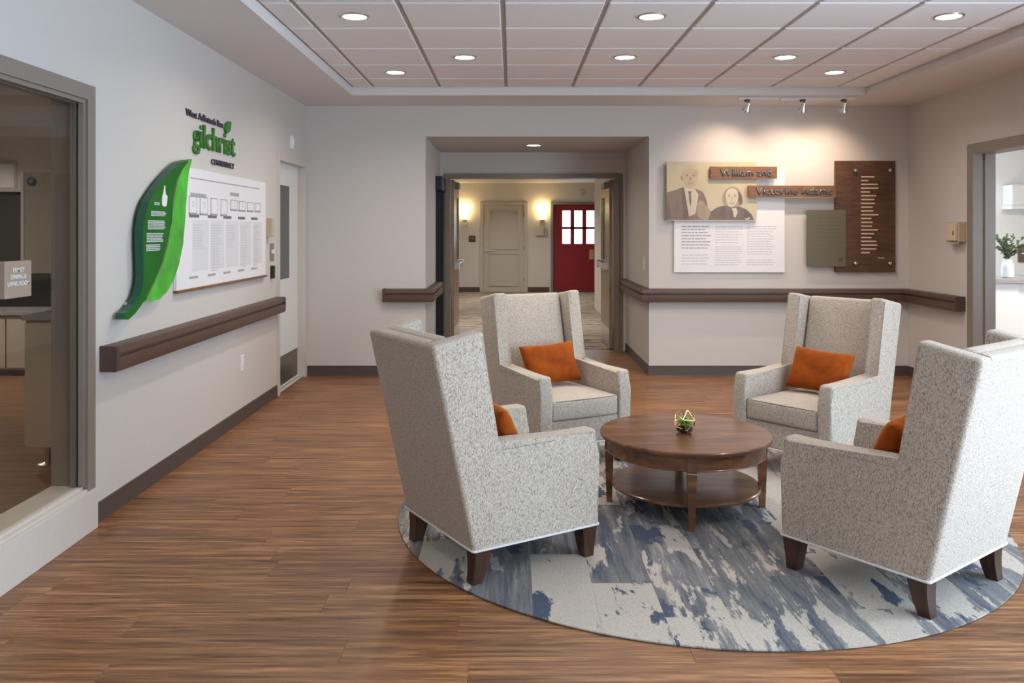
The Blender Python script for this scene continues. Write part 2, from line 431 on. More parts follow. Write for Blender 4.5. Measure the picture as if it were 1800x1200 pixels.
# ------------------------------------------------------------------ floor with planks
PW, PLN = 0.178, 1.22
fl = struct('floor', bxs((XL - .02, XR + .02, YF, YB, -0.08, -0.005), (AX0, AX1, YB, 10.42, -0.08, -0.005)), BASEB, 'warm brown wood plank floor across the lounge', 'floor')
def plank_geo(bm, x0, x1, y0, y1):
    g, c, h = 0.0002, 0.0008, 0.0045
    L = [(x0 + g, y0 + g), (x1 - g, y0 + g), (x1 - g, y1 - g), (x0 + g, y1 - g)]
    T = [(x0 + g + c, y0 + g + c), (x1 - g - c, y0 + g + c), (x1 - g - c, y1 - g - c), (x0 + g + c, y1 - g - c)]
    a = [bm.verts.new((x, y, -h)) for x, y in L]; b = [bm.verts.new((x, y, -c)) for x, y in L]; t = [bm.verts.new((x, y, 0)) for x, y in T]
    bm.faces.new(t)
    for p, q in ((a, b), (b, t)):
        for i in range(4): bm.faces.new((p[i], p[(i + 1) % 4], q[(i + 1) % 4], q[i]))
rest = bmesh.new()
y = YF; row = 0
rng = random.Random(3)
while y < 10.42 - 1e-6:
    y1 = min(y + PW, 10.42)
    xa, xb = (XL, XR) if y1 <= YB + 0.02 else (AX0, AX1)
    x = xa - rng.uniform(0.05, 0.95) * PLN
    while x < xb - 1e-6:
        p0, p1 = max(x, xa), min(x + PLN, xb)
        if p1 - p0 > 0.02:
            if y1 > 2.5:
                bm = bmesh.new(); plank_geo(bm, p0, p1, y, y1); finish('floor_plank', bm, PLANK, fl)
            else: plank_geo(rest, p0, p1, y, y1)
        x += PLN
    y = y1; row += 1
tag(finish('floor_planking', rest, PLANK, fl), kind='stuff')

# ------------------------------------------------------------------ walls
WT = 0.17
GW0, GW1, GWT = 1.1, 4.17, 2.17          # glazed opening in the left wall
LD0, LD1, LDT = 7.54, 8.51, 2.13          # door opening in the left wall
H = 3.0
struct('wall_left', bxs((XL - WT, XL, YF, GW0, 0, H), (XL - WT, XL, GW0, GW1, GWT, H), (XL - WT, XL, GW1, LD0, 0, H), (XL - WT, XL, LD0, LD1, LDT, H), (XL - WT, XL, LD1, YB + WT, 0, H)), PAINT, 'pale grey left wall carrying the leaf sign', 'wall')
struct('wall_back', bxs((XL, AX0, YB, YB + WT, 0, H), (AX1, XR + WT, YB, YB + WT, 0, H), (AX0, AX1, YB, YB + WT, AZ, H)), PAINT, 'greige back wall with wide recessed doorway', 'wall')
DX0, DX1, DZ = -0.76, 1.26, 2.115        # double door opening
struct('wall_alcove_left', bxs((AX0 - WT, AX0, YB + WT, AY, 0, AZ + .1)), PAINT, 'left side wall of the doorway recess', 'wall')
struct('wall_alcove_right', bxs((AX1, AX1 + WT, YB + WT, AY, 0, AZ + .1)), PAINT, 'right side wall of the doorway recess', 'wall')
struct('wall_alcove_back', bxs((AX0 - WT, DX0 - .055, AY, AY + .12, 0, 2.7), (DX1 + .055, AX1 + WT, AY, AY + .12, 0, 2.7), (DX0 - .055, DX1 + .055, AY, AY + .12, DZ + .055, 2.7)), PAINT, 'wall around the open double doors', 'wall')
struct('ceiling_alcove', bxs((AX0 - .01, AX1 + .01, YB + WT, AY, AZ, AZ + .1)), PAINT, 'low plain ceiling of the doorway recess', 'ceiling')
RD0, RD1, RDT = 6.0, 7.37, 2.18           # opening in the right wall
W0, W1, WZ0, WZ1 = WIN
struct('wall_right', bxs((XR, XR + WT, RD1, YB, 0, H), (XR, XR + WT, RD0, RD1, RDT, H), (XR, XR + WT, W1, RD0, 0, H), (XR, XR + WT, W0, W1, 0, WZ0), (XR, XR + WT, W0, W1, WZ1, H), (XR, XR + WT, YF, W0, 0, H)), PAINT, 'greige right wall with cased opening', 'wall')
struct('wall_front', bxs((XL - WT, XR + WT, YF - WT, YF, 0, H)), PAINT, 'greige wall behind the viewer', 'wall')
# window in the right wall, out of frame
wf = thing('window_1', 'tall daylight window with mullions in right wall', 'window', (XR + .06, 0, WZ0), kind='structure')
finish('window_frame', bxs((XR + .03, XR + .10, W0, W1, WZ0, WZ0 + .05), (XR + .03, XR + .10, W0, W1, WZ1 - .05, WZ1), (XR + .03, XR + .10, W0, W0 + .05, WZ0, WZ1), (XR + .03, XR + .10, W1 - .05, W1, WZ0, WZ1)), TAUPE, wf)
for k in range(1, 4):
    yy = W0 + (W1 - W0) * k / 4
    finish('mullion', bxs((XR + .03, XR + .10, yy - .025, yy + .025, WZ0 + .05, WZ1 - .05)), TAUPE, wf)

ow = thing('window_3', 'daylight window of the office out of view', 'window', (5.7, 5.55, .8), kind='structure')
finish('window_frame', bxs((5.0, 6.4, 5.52, 5.58, .8, .85), (5.0, 6.4, 5.52, 5.58, 1.95, 2.0), (5.0, 5.05, 5.52, 5.58, .85, 1.95), (6.35, 6.4, 5.52, 5.58, .85, 1.95), (5.68, 5.72, 5.52, 5.58, .85, 1.95)), TAUPE, ow)

# ------------------------------------------------------------------ ceiling: soffit ring, tray, tiles, grid
TX0, TX1, TY0, TY1 = -1.49, 3.33, -1.9, 7.88
ce = struct('ceiling', bxs((XL, TX0, YF, YB, ZS, H), (TX1, XR, YF, YB, ZS, H), (TX0, TX1, TY1, YB, ZS, H), (TX0, TX1, YF, TY0, ZS, H), (TX0, TX1, TY0, TY1, ZT + .02, H)), CEILP, 'white tray ceiling with plain soffit border', 'ceiling')
TS = 0.618; cx0, cy0 = -1.288 - TS, 4.947 - TS * 12
tile_meshes = {}
gap = 0.0145
def tile(x0, x1, y0, y1):
    w, d = round(x1 - x0, 4), round(y1 - y0, 4)
    key = (w, d)
    if key not in tile_meshes:
        bm = bmesh.new(); c = .006
        L = [(-w / 2, -d / 2), (w / 2, -d / 2), (w / 2, d / 2), (-w / 2, d / 2)]
        sx, sy = (w / 2 - c) / (w / 2), (d / 2 - c) / (d / 2)
        a = [bm.verts.new((p, q, .018)) for p, q in L]; b = [bm.verts.new((p, q, .005)) for p, q in L]; t = [bm.verts.new((p * sx, q * sy, 0)) for p, q in L]
        bm.faces.new(t)
        for p, q in ((a, b), (b, t)):
            for i in range(4): bm.faces.new((p[i], p[(i + 1) % 4], q[(i + 1) % 4], q[i]))
        bmesh.ops.recalc_face_normals(bm, faces=bm.faces)
        for f in bm.faces:
            if f.calc_center_median().z < .001 and f.normal.z > 0: bmesh.ops.reverse_faces(bm, faces=list(bm.faces)); break
        me = bpy.data.meshes.new('ceiling_tile'); bm.to_mesh(me); bm.free(); me.materials.append(TILE); tile_meshes[key] = me
    o = bpy.data.objects.new('ceiling_tile', tile_meshes[key]); COL.objects.link(o); o.parent = ce
    o.location = Vector(((x0 + x1) / 2, (y0 + y1) / 2, ZT)) - WL[ce]
xsl = [TX0] + [cx0 + TS * k for k in range(1, 12) if TX0 + .05 < cx0 + TS * k < TX1 - .05] + [TX1]
ysl = [TY0] + [cy0 + TS * k for k in range(0, 20) if TY0 + .05 < cy0 + TS * k < TY1 - .05] + [TY1]
for xa, xb in zip(xsl, xsl[1:]):
    for ya, yb in zip(ysl, ysl[1:]): tile(xa + gap, xb - gap, ya + gap, yb - gap)
for xa in xsl[1:-1]: finish('ceiling_grid_bar', bxs((xa - .014, xa + .014, TY0, TY1, ZT + .009, ZT + .0195)), TBAR, ce)
for ya in ysl[1:-1]: finish('ceiling_grid_bar', bxs((TX0, TX1, ya - .014, ya + .014, ZT + .010, ZT + .0195)), TBAR, ce)

def lamp(name, kind, loc, energy, color, **kw):
    d = bpy.data.lights.new(name, kind); d.energy = energy; d.color = color
    tgt = kw.pop('target', None); par = kw.pop('parent', None)
    for k, v in kw.items(): setattr(d, k, v)
    o = bpy.data.objects.new(name, d); COL.objects.link(o)
    if tgt: o.rotation_euler = (Vector(tgt) - Vector(loc)).to_track_quat('-Z', 'Y').to_euler()
    if par: o.parent = par; o.location = Vector(loc) - WL[par]
    else: o.location = loc
    return o
def downlight(x, y, z, label, group='recessed downlights', w=None, r=0.085, color=(1.0, 0.90, 0.79)):
    t = thing('downlight', label, 'light', (x, y, z), group=group)
    bm = bmesh.new(); lathe(bm, [(r - .012, 0), (r - .010, -.007), (r + .004, -.006), (r + .008, 0)], (x, y, z), 32, caps=False)
    finish('trim_ring', bm, STEEL, t, smooth=40)
    bm = bmesh.new(); lathe(bm, [(r - .012, -.001), (r - .012, -.0035)], (x, y, z), 32); finish('diffuser', bm, LAMP, t)
    lamp('bulb', 'AREA', (x, y, z - .012), w if w is not None else DOWN_W, color, shape='DISK', size=2 * r - .03, spread=math.radians(150), parent=t)
for (i, j, lb) in ((0, 0, 'recessed round ceiling light at upper left, nearest the leaf sign'), (1, 2, 'recessed round ceiling light above and left of the doorway recess'), (0, 3, 'recessed round ceiling light deepest in the left tile rows'),
                   (3, 0, 'recessed round ceiling light in front at centre right'), (3, 2, 'recessed round ceiling light straight behind the centre front one'), (5, 2, 'recessed round ceiling light left of the one nearest the track'),
                   (6, 3, 'recessed round ceiling light nearest the right end of track'), (6, 0, 'recessed round ceiling light at the upper right corner')):
    downlight(-1.288 + .309 + TS * i, 4.947 + .309 + TS * j, ZT, lb)
for (i, j) in ((6, -4), (1, -6)):  # unseen downlights added to brighten the foreground
    downlight(-1.288 + .309 + TS * i, 4.947 + .309 + TS * j, ZT, 'unseen ceiling light added overhead, ' + {-4: 'first', -6: 'second'}[j] + ' row before the view, ' + {0: 'left', 1: 'left', 3: 'middle', 5: 'right', 6: 'right'}[i], group='added downlights out of view')
downlight(0.248, 9.42, AZ, 'recessed round light in the low doorway recess ceiling', w=5)

# ------------------------------------------------------------------ baseboards and handrails
BPROF = [(0, 0), (.012, 0), (.010, .012), (.007, .10), (0, .102)]
def baseboard(name, path, label): struct(name, sweep(path, BPROF), BASEB, label, 'baseboard')
baseboard('baseboard_left', [(XL, GW1 + .07), (XL, LD0 - .05)], 'brown base strip along the left wall')
baseboard('baseboard_back', [(XL, YB), (AX0, YB), (AX0, 9.70)], 'brown base strip left of the doorway recess')
baseboard('baseboard_right', [(AX1, AY), (AX1, YB), (XR, YB), (XR, RD1 + .06)], 'brown base strip under the memorial display and right wall')
RPROF = [(.025, .760), (.080, .755), (.086, .765), (.088, .824), (.070, .830), (.070, .842), (.088, .847), (.084, .880), (.072, .886), (.0, .886), (.0, .84), (.025, .83)]
def handrail(path, label):
    t = thing('handrail', label, 'handrail', (path[0][0], path[0][1], .75), group='wall handrails')
    finish('rail', sweep(path, RPROF), RAIL, t, smooth=30)
    for a, b in ((0, 1), (-1, -2)):
        p, q = Vector(path[a]), Vector(path[b]); d = (p - q).normalized()
        seg = [p, p + d * .030] if a == -1 else [p + d * .030, p]
        finish('end_cap', sweep(seg, [(.0, .758), (.079, .756), (.087, .764), (.089, .829), (.089, .88), (.074, .888), (0, .888)]), RAILD, t)
    return t
handrail([(XL, 4.30), (XL, 7.44)], 'long brown handrail under the leaf sign on left wall')
handrail([(-1.27, YB), (AX0, YB), (AX0, 9.62)], 'short brown handrail left of the doorway recess')
handrail([(AX1, 10.20), (AX1, YB), (XR, YB), (XR, 7.50)], 'brown handrail wrapping below the memorial display to the right wall')

# ------------------------------------------------------------------ left glazed opening, its sign and the room behind it
gw = thing('window_2', 'large taupe framed interior window into the dining room', 'window', (XL, GW1, 0), kind='structure')
finish('window_frame', bxs((XL - .16, XL + .022, GW1 - .055, GW1 + .018, .2, GWT + .018), (XL - .16, XL + .022, GW0, GW1 - .055, GWT - .055, GWT + .018), (XL - .16, XL + .022, GW0 - .018, GW0 + .055, .2, GWT - .055)), TAUPE, gw)
finish('glazing_stop', bxs((XL - .055, XL - .030, GW1 - .080, GW1 - .055, .23, GWT - .08), (XL - .055, XL - .030, GW0 + .055, GW1 - .055, GWT - .08, GWT - .055), (XL - .018, XL + .008, GW1 - .075, GW1 - .055, .23, GWT - .075), (XL - .018, XL + .008, GW0 + .055, GW1 - .055, GWT - .075, GWT - .055)), TAUPE, gw)
finish('glass_pane', bxs((XL - .030, XL - .020, GW0 + .055, GW1 - .056, .225, GWT - .056)), GLASST, gw)
finish('bottom_rail', bxs((XL - .16, XL + .035, GW0 - .018, GW1 + .018, 0, .2), bev=.003), TAUPEL, gw)
finish('sill_step', bxs((XL - .16, XL + .018, GW0, GW1 - .056, .2, .212), (XL - .16, XL - .004, GW0, GW1 - .056, .212, .226)), TAUPEL, gw)
# room sign on the glass
y0, z1 = onL(8, 460, .01); y1, z0 = onL(55, 520, .01)
t = thing('room_sign', 'tan plaque on the glass reading family dining and living room', 'sign', (XL + .002, (y0 + y1) / 2, z0))
finish('plaque', bxs((XL - .019, XL + .012, y0, y1, z0, z1), bev=.004), TAN, t)
sc_t = (y1 - y0) * .84 / max(v.co.x for v in text_bm('LIVING ROOM', None, .02, 0).verts)
for s, zz in (('FAMILY', .108), ('DINING &', .079), ('LIVING ROOM', .050)):
    bm = text_bm(s, None, .02, .001, .012)
    for v in bm.verts: v.co.x *= sc_t
    w = max(v.co.x for v in bm.verts)
    finish('lettering', place(bm, fLEFT, (y0 + y1) / 2 - w / 2, z0 + zz, .0121), WHITE, t)
# the room behind
LX0, LX1, LY1, LZ = -6.2, XL - WT, 9.2, 2.6
struct('floor_dining_room', bxs((LX0, LX1, 0.2, LY1, -.05, 0)), wood('dining_floor_wood', (0.12, 0.055, 0.03), (0.22, 0.11, 0.06), (0.33, 0.175, 0.095), (1.1, 22, 22), 0.35, 0, coords='Position'), 'wood floor of the room behind glass', 'floor')
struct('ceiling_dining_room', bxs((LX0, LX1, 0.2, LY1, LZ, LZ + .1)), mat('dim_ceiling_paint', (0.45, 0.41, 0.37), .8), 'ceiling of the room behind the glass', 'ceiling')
NX0, NX1 = -6.1, -4.83
struct('wall_dining_back', bxs((LX0, NX0, LY1, LY1 + .15, 0, LZ + .1), (NX0, LX1, LY1, LY1 + .15, 1.90, LZ + .1), (NX1 + .0, LX1, LY1, LY1 + .15, 0, 1.90), (NX0 - .1, NX1 + .1, LY1 + .9, LY1 + 1.0, 0, 2.1), (NX0, NX1, LY1 + .15, LY1 + .9, 1.9, 2.0), (NX0 - .1, NX0, LY1 + .15, LY1 + .9, 0, 2.0), (NX1, NX1 + .1, LY1 + .15, LY1 + .9, 0, 2.0)), PAINT, 'far white wall of the room behind glass', 'wall')
struct('wall_dining_left', bxs((LX0 - .15, LX0, 0.2, LY1 + .15, 0, LZ + .1)), PAINT, 'outer wall of the room behind glass', 'wall')
struct('wall_dining_front', bxs((LX0 - .15, LX1, 0.05, 0.2, 0, LZ + .1)), PAINT, 'near wall of the room behind glass', 'wall')
finish('dark_recess_fill', bxs((NX0 + .02, NX1 - .02, LY1 + .06, LY1 + .8, 0, 1.86), bev=.004), BLACK)  # black fill put in the recess so the opening stays dark
tag(bpy.data.objects['dark_recess_fill'], 'black block standing in for the dark opening seen through the glass', 'cabinet')
t = thing('low_cupboard', 'low pale cupboard standing before the dark recess', 'cupboard', (-5.0, 8.8, 0))
finish('carcass', bxs((-5.7, -4.55, 8.55, 9.1, .06, .62), bev=.004), LIGHTW, t)
for k in range(2): finish('door', bxs((-5.69 + .575 * k, -5.13 + .575 * k, 8.53, 8.55, .08, .60), bev=.003), LIGHTW, t)
finish('worktop', bxs((-5.72, -4.53, 8.51, 9.12, .62, .65)), GREYTOP, t)
# serving unit: base cabinet and wall cabinet against the partition, ends toward the viewer
t = thing('base_cabinet', 'pale wood base cabinet on metal feet behind the glass', 'cabinet', (-2.65, 5.6, 0))
finish('carcass', bxs((-3.0, LX1 - .005, 5.2, 7.0, .135, .92), bev=.003), LIGHTW, t)
finish('worktop', bxs((-3.02, LX1 - .004, 5.18, 7.02, .921, .955), bev=.003), GREYTOP, t)
for xx in (-2.92, -2.36):
    for yy in (5.30, 6.9):
        bm = bmesh.new(); lathe(bm, [(.055, 0), (.055, .012), (.018, .022), (.018, .134)], (xx, yy, 0), 20); finish('foot', bm, STEEL if yy < 6 else BLACK, t, smooth=40)
for k in range(3): finish('door', bxs((-3.018, -3.001, 5.22 + .595 * k, 5.80 + .595 * k, .15, .90)), LIGHTW, t)
finish('backsplash_end', bxs((-2.83, LX1 - .006, 5.25, 6.95, .956, 1.20)), LIGHTW, t)
t = thing('wall_cabinet', 'pale wood wall cabinet with round blue badge behind glass', 'cabinet', (-2.65, 5.6, 1.21))
finish('carcass', bxs((-3.01, LX1 - .005, 5.2, 7.0, 1.21, 1.835), bev=.003), LIGHTW, t)
finish('edge_strip', bxs((-3.028, -3.0105, 5.195, 7.0, 1.21, 1.835)), WHITE, t)
bm = bmesh.new(); lathe(bm, [(.026, 5.199), (.026, 5.188), (.020, 5.186)], (-2.962, 0, 1.778), 24, axis=1); bd = finish('badge', bm, mat('slate_blue_badge', (.05, .09, .14), .4), t, smooth=40)
bm = bmesh.new(); lathe(bm, [(.012, 5.1858), (.012, 5.184)], (-2.962, 0, 1.778), 20, axis=1); finish('badge_centre', bm, INK, bd)
t = thing('wall_cabinet_far', 'pale panel box on far wall behind the glass', 'panel', (-5.5, LY1, 2.0))
t.name = 'wall_panel'
finish('panel', bxs((-5.66, -5.42, LY1 - .03, LY1 - .001, 1.94, 2.2), bev=.004), WHITE, t)
finish('rim', bxs((-5.68, -5.40, LY1 - .012, LY1 - .0015, 1.92, 2.22), bev=.003), TAUPEL, t)
downlight(-5.3, 7.6, LZ, 'unseen light added to brighten the room behind the glass', w=38)  # lamp added outside the view to lift the far dining wall
downlight(-3.4, 3.4, LZ, 'unseen light added near the glass in the side room', w=20)  # second added lamp, unseen, brightens the cabinets near the glass

# ------------------------------------------------------------------ door in the left wall
d1 = thing('door_1', 'white door with narrow dark glass beside the directory', 'door', (XL, (LD0 + LD1) / 2, 0), kind='structure')
finish('door_frame', bxs((XL - .12, XL + .014, LD0 - .05, LD0 + .02, 0, LDT + .05), (XL - .12, XL + .014, LD1 - .02, LD1 + .045, 0, LDT + .05), (XL - .12, XL + .014, LD0 + .02, LD1 - .02, LDT - .02, LDT + .05), (XL - .10, XL - .06, LD1 - .035, LD1 - .02, 0, LDT - .02)), TAUPEL, d1)
dl = finish('door_leaf', bxs((XL - .105, XL - .062, LD0 + .021, LD1 - .036, .01, LDT - .021)), WHITE, d1)
finish('vision_glass', bxs((XL - .0625, XL - .058, 7.68, 8.14, 1.02, 1.90)), DARKG, dl)
finish('kick_plate', bxs((XL - .0625, XL - .060, LD0 + .03, LD1 - .05, .03, .30)), KICK, dl)
bm = bmesh.new(); lathe(bm, [(.02, XL - .062), (.02, XL - .03), (.012, XL - .028)], (0, 7.655, .93), 16, axis=0); finish('lock_knob', bm, BLACK, dl, smooth=40)
struct('closet_light_block', bxs((XL - .30, XL - .171, 7.2, 8.9, -.05, 2.5), (XL - .171, XL - .02, 7.45, 8.56, -.05, -.002)), PAINT, 'unseen slab added behind the left door to block stray light', 'wall')  # solid slab put here to seal light leaking around the door

# ------------------------------------------------------------------ wall plates on the left wall
def plate(name, px0, py0, px1, py1, dep, m, label, cat, kids=()):
    ya, za = onL(px0, py0); yb, zb = onL(px1, py1, dep)
    t = thing(name, label, cat, (XL, (ya + yb) / 2, zb))
    finish('housing', bxs((XL, XL + dep, ya, yb, zb, za), bev=.004), m, t)
    for kn, u0, u1, v0, v1, km, dd in kids:
        finish(kn, bxs((XL + dep - .001, XL + dep + dd, ya + (yb - ya) * u0, ya + (yb - ya) * u1, zb + (za - zb) * v0, zb + (za - zb) * v1), bev=.0015), km, t)
    return t
plate('alarm_beacon', 509, 238, 517, 262, .03, WHITE, 'small white alarm box high above the left door', 'alarm', [('lens', .25, .75, .3, .8, WHITEP, .008)])
plate('sanitizer_dispenser', 468, 383, 482, 416, .05, BEIGE, 'beige dispenser beside the directory board, above the switches', 'dispenser', [('cover', .1, .55, .05, .95, mat('pale_beige', (.62, .55, .46), .4), .03), ('spout', .62, .9, .05, .95, mat('ochre_beige', (.42, .31, .17), .4), .02)])
plate('light_switch', 474, 428, 482, 458, .006, TAUPE, 'taupe switch plate with white toggle below beige dispenser', 'switch', [('toggle', .3, .75, .42, .66, WHITE, .012)])
plate('card_reader', 475, 467, 484, 489, .03, BLACK, 'black card reader beside the left door', 'card reader', [('lens', .3, .7, .1, .25, INKD, .002)])
plate('wall_outlet', 422, 625, 429, 651, .006, WHITE, 'white outlet low under the left handrail', 'outlet', [('socket', .25, .75, .55, .85, WHITEP, .003), ('socket', .25, .75, .15, .45, WHITEP, .003)])

# ------------------------------------------------------------------ leaf sign, directory board, lettering on the left wall
def lz(zx, zy, off): return onL(200 + zx / 4.0, 270 + zy / 4.0, off)
outL = [(528, 44), (470, 62), (415, 112), (350, 185), (295, 262), (250, 340), (222, 430), (208, 530), (206, 640), (211, 760), (212, 860), (205, 930), (185, 1000), (150, 1060), (115, 1100), (80, 1122), (72, 1160), (104, 1166), (150, 1125)]
mid = [(225, 1022), (285, 900), (342, 765), (380, 625), (402, 480), (417, 330), (442, 200), (482, 105)]
right = [(551, 38), (528, 130), (514, 280), (504, 450), (487, 640), (458, 780), (422, 890), (376, 970), (322, 1022), (262, 1037), (222, 1034)]
t = thing('leaf_sign', 'large green leaf shaped sign with white text on left wall', 'sign', (XL, 5.0, 1.0))
D1 = .070
lp = finish('dark_half', prism([lz(*p, D1) for p in outL + mid], .0235, D1, fLEFT), LEAFD, t)
for zx, zy in ((300, 420), (290, 700), (160, 1060)):
    u, v = lz(zx, zy, D1); bm = bmesh.new(); lathe(bm, [(.012, XL + .001), (.012, XL + .0236)], (0, u, v), 12, axis=0); finish('standoff', bm, STEEL, lp)
bm = bmesh.new()
pts = [lz(*p, D1) for p in outL]
for a, b in zip(pts, pts[1:]):      # the deep edge band that follows the outer rim
    v = [bm.verts.new(fLEFT(a[0] - .003, a[1], .0235)), bm.verts.new(fLEFT(b[0] - .003, b[1], .0235)), bm.verts.new(fLEFT(b[0] - .003, b[1], D1)), bm.verts.new(fLEFT(a[0] - .003, a[1], D1))]
    w = [bm.verts.new(fLEFT(a[0] - .001, a[1], .0235)), bm.verts.new(fLEFT(b[0] - .001, b[1], .0235)), bm.verts.new(fLEFT(b[0] - .001, b[1], D1)), bm.verts.new(fLEFT(a[0] - .001, a[1], D1))]
    bm.faces.new(v); bm.faces.new(w[::-1]); bm.faces.new((v[3], v[2], w[2], w[3])); bm.faces.new((v[1], v[0], w[0], w[1]))
finish('edge_band', bm, LEAFE, t)
D2 = .058
mid2 = [(x + 2, y) for x, y in mid]
finish('bright_half', prism([lz(*p, D2) for p in right + mid2 + [(520, 60)]], .0235, D2, fLEFT), LEAFL, t)
mr = [lz(*p, D1) for p in mid + [(520, 58)]]
bm = bmesh.new(); tube(bm, [fLEFT(u, v, D1 - .002) for u, v in mr], .007, 6); finish('midrib', bm, mat('brown_midrib', (.07, .085, .02), .5), t, smooth=60)
rng2 = random.Random(5)
def textblock(frame, u0, u1, v1, v0, n, a, m, parent, ragged=.25, name='text_lines', fill=.5, slant=0.0, words=True):
    """lines of small print as thin raised strips broken into words"""
    bm = bmesh.new(); h = (v1 - v0) / n
    for i in range(n):
        vt = v1 - i * h; end = u0 + (u1 - u0) * (1 - rng2.random() * ragged); u = u0
        while u < end - 1e-5:
            w = (u1 - u0) * rng2.uniform(.07, .17) if words else end - u0
            e = min(end, u + w); off = slant * (i / max(1, n - 1))
            q = [(u + off, vt - h * fill), (e + off, vt - h * fill), (e + off, vt), (u + off, vt)]
            prism(q, a, a + .0008, frame, bm); u = e + (u1 - u0) * .02
    return finish(name, bm, m, parent)
for (xa, xb, ya, yb, n) in ((285, 325, 340, 366, 2), (262, 368, 402, 444, 4), (240, 362, 468, 536, 6), (231, 350, 558, 622, 6), (228, 332, 640, 684, 4)):
    uy0, uz0 = lz(xa, ya, D1); uy1, uz1 = lz(xb, yb, D1)
    textblock(fLEFT, uy0, uy1, uz0, uz1, n, D1, INKL, lp, .1, fill=.62)
q = [(340, 292), (346, 288), (350, 262), (355, 222), (362, 225), (362, 262), (366, 288), (377, 298), (374, 350), (366, 372), (344, 368), (338, 352)]
finish('portrait_print', prism([lz(*p, D1) for p in q], D1, D1 + .001, fLEFT), WHITE, lp)

t = thing('directory_board', 'white directory board with framed boxes and columns of text', 'board', (XL, 6.1, 1.09))
BY0, BY1, BZ0, BZ1, BD = 5.20, 7.08, 1.103, 1.878, .022
bp = finish('panel', bxs((XL + .002, XL + BD, BY0, BY1, BZ0, BZ1)), WHITEP, t)
finish('wood_ledge', bxs((XL + .001, XL + .034, BY0, BY1 + .01, BZ0 - .018, BZ0 - .001), bev=.002), PLAQO, t)
def bz(zx, zy): return onL(330 + zx / 5.714, 300 + zy / 5.714, BD)
def strip(u0, u1, v0, v1, m=INKD, name='printed_rule', parent=None): return finish(name, prism([(u0, v0), (u1, v0), (u1, v1), (u0, v1)], BD, BD + .0008, fLEFT), m, parent or bp)
u0, v0 = bz(28, 70); u1, _ = bz(720, 180)
strip(u0, u1, v0 - .004, v0 + .004, INK, 'printed_rule')
textblock(fLEFT, u0, u0 + .28, v0 - .095, v0 - .125, 1, BD, INK, bp, 0, fill=.9)
ub, vb = bz(425, 215); textblock(fLEFT, ub, ub + .2, vb, vb - .03, 1, BD, INK, bp, 0, fill=.9)
for (xa, xb, ya, yb) in ((10, 100, 250, 440), (120, 212, 262, 447), (230, 310, 272, 450), (330, 405, 284, 455), (428, 510, 290, 402), (512, 590, 303, 408), (595, 668, 315, 412), (672, 738, 322, 416)):
    a0, b1 = bz(xa, ya); a1, _ = bz(xb, ya); _, b0 = bz(xa, yb)
    bm = bmesh.new()
    for r in ((a0, a0 + .012, b0, b1), (a0, a1 - .02, b1 - .005, b1), (a0, a1 - .02, b0, b0 + .014), (a1 - .024, a1 - .02, b0, b1)):
        prism([(r[0], r[2]), (r[1], r[2]), (r[1], r[3]), (r[0], r[3])], BD, BD + .0012, fLEFT, bm)
    fr = finish('printed_frame', bm, INK, bp)
    if xa in (10, 120, 428, 512): textblock(fLEFT, a0 + (a1 - a0) * .42, a0 + (a1 - a0) * .62, (b0 + b1) / 2 + .025, (b0 + b1) / 2 - .02, 2, BD, INKL, fr, .2)
cols = [(45, 215), (228, 372), (382, 515), (525, 640), (655, 745)]
for k, (xa, xb) in enumerate(cols):
    a0, b1 = bz(xa, 560); a1, _ = bz(xb, 560); b0 = BZ0 + .105
    b1 = 1.545
    strip(a0, a1 - .012, b0, b1, mat('pale_grey_print', (.68, .69, .71), .5, vary=.01) if k == 0 else bpy.data.materials['pale_grey_print'], 'column_print')
    textblock(fLEFT, a0 - .05, a0 + .12, b1 + .035, b1 + .01, 1, BD, INKD, bp, 0, fill=.8)
    textblock(fLEFT, a0 - .05, a0 + .10, b0 - .03, b0 - .05, 1, BD, INK, bp, 0, fill=.8)
    textblock(fLEFT, a0 + .012, a1 - .07, b1 - .03, b1 - (.20 if k in (0, 2) else .36), 10 if k in (0, 2) else 18, BD + .0009, INKL, bp, .5)

t = thing('wall_lettering', 'raised green lowercase lettering with small leaf above the directory board', 'lettering', (XL, 5.9, 1.8))
ya, za = onL(337, 228); yb, zb = onL(411, 262)
zbase = onL(411, 272)[1]
bm = text_bm('gilchrist', yb - ya, .213, .010, .012, 1.0)
finish('word', place(bm, fLEFT, ya, 1.977, .004), GREEN, t)
lf = [(395, 235), (392, 226), (394, 217), (398, 213), (402, 214), (402, 222), (400, 231)]
finish('leaf', prism([onL(*p) for p in lf], .004, .02, fLEFT), GREEN, t)
ya, _ = onL(325, 200); yb, _ = onL(390, 215)
bm = text_bm('West Adlintech Bus', yb - ya, .046, .006, .012); finish('word', place(bm, fLEFT, ya, 2.213, .004), NAVY, t)
ya, _ = onL(370, 283); yb, _ = onL(410, 288)
bm = text_bm('CENTERBALT', yb - ya, .040, .006, .012); finish('word', place(bm, fLEFT, ya, 1.935, .004), NAVY, t)

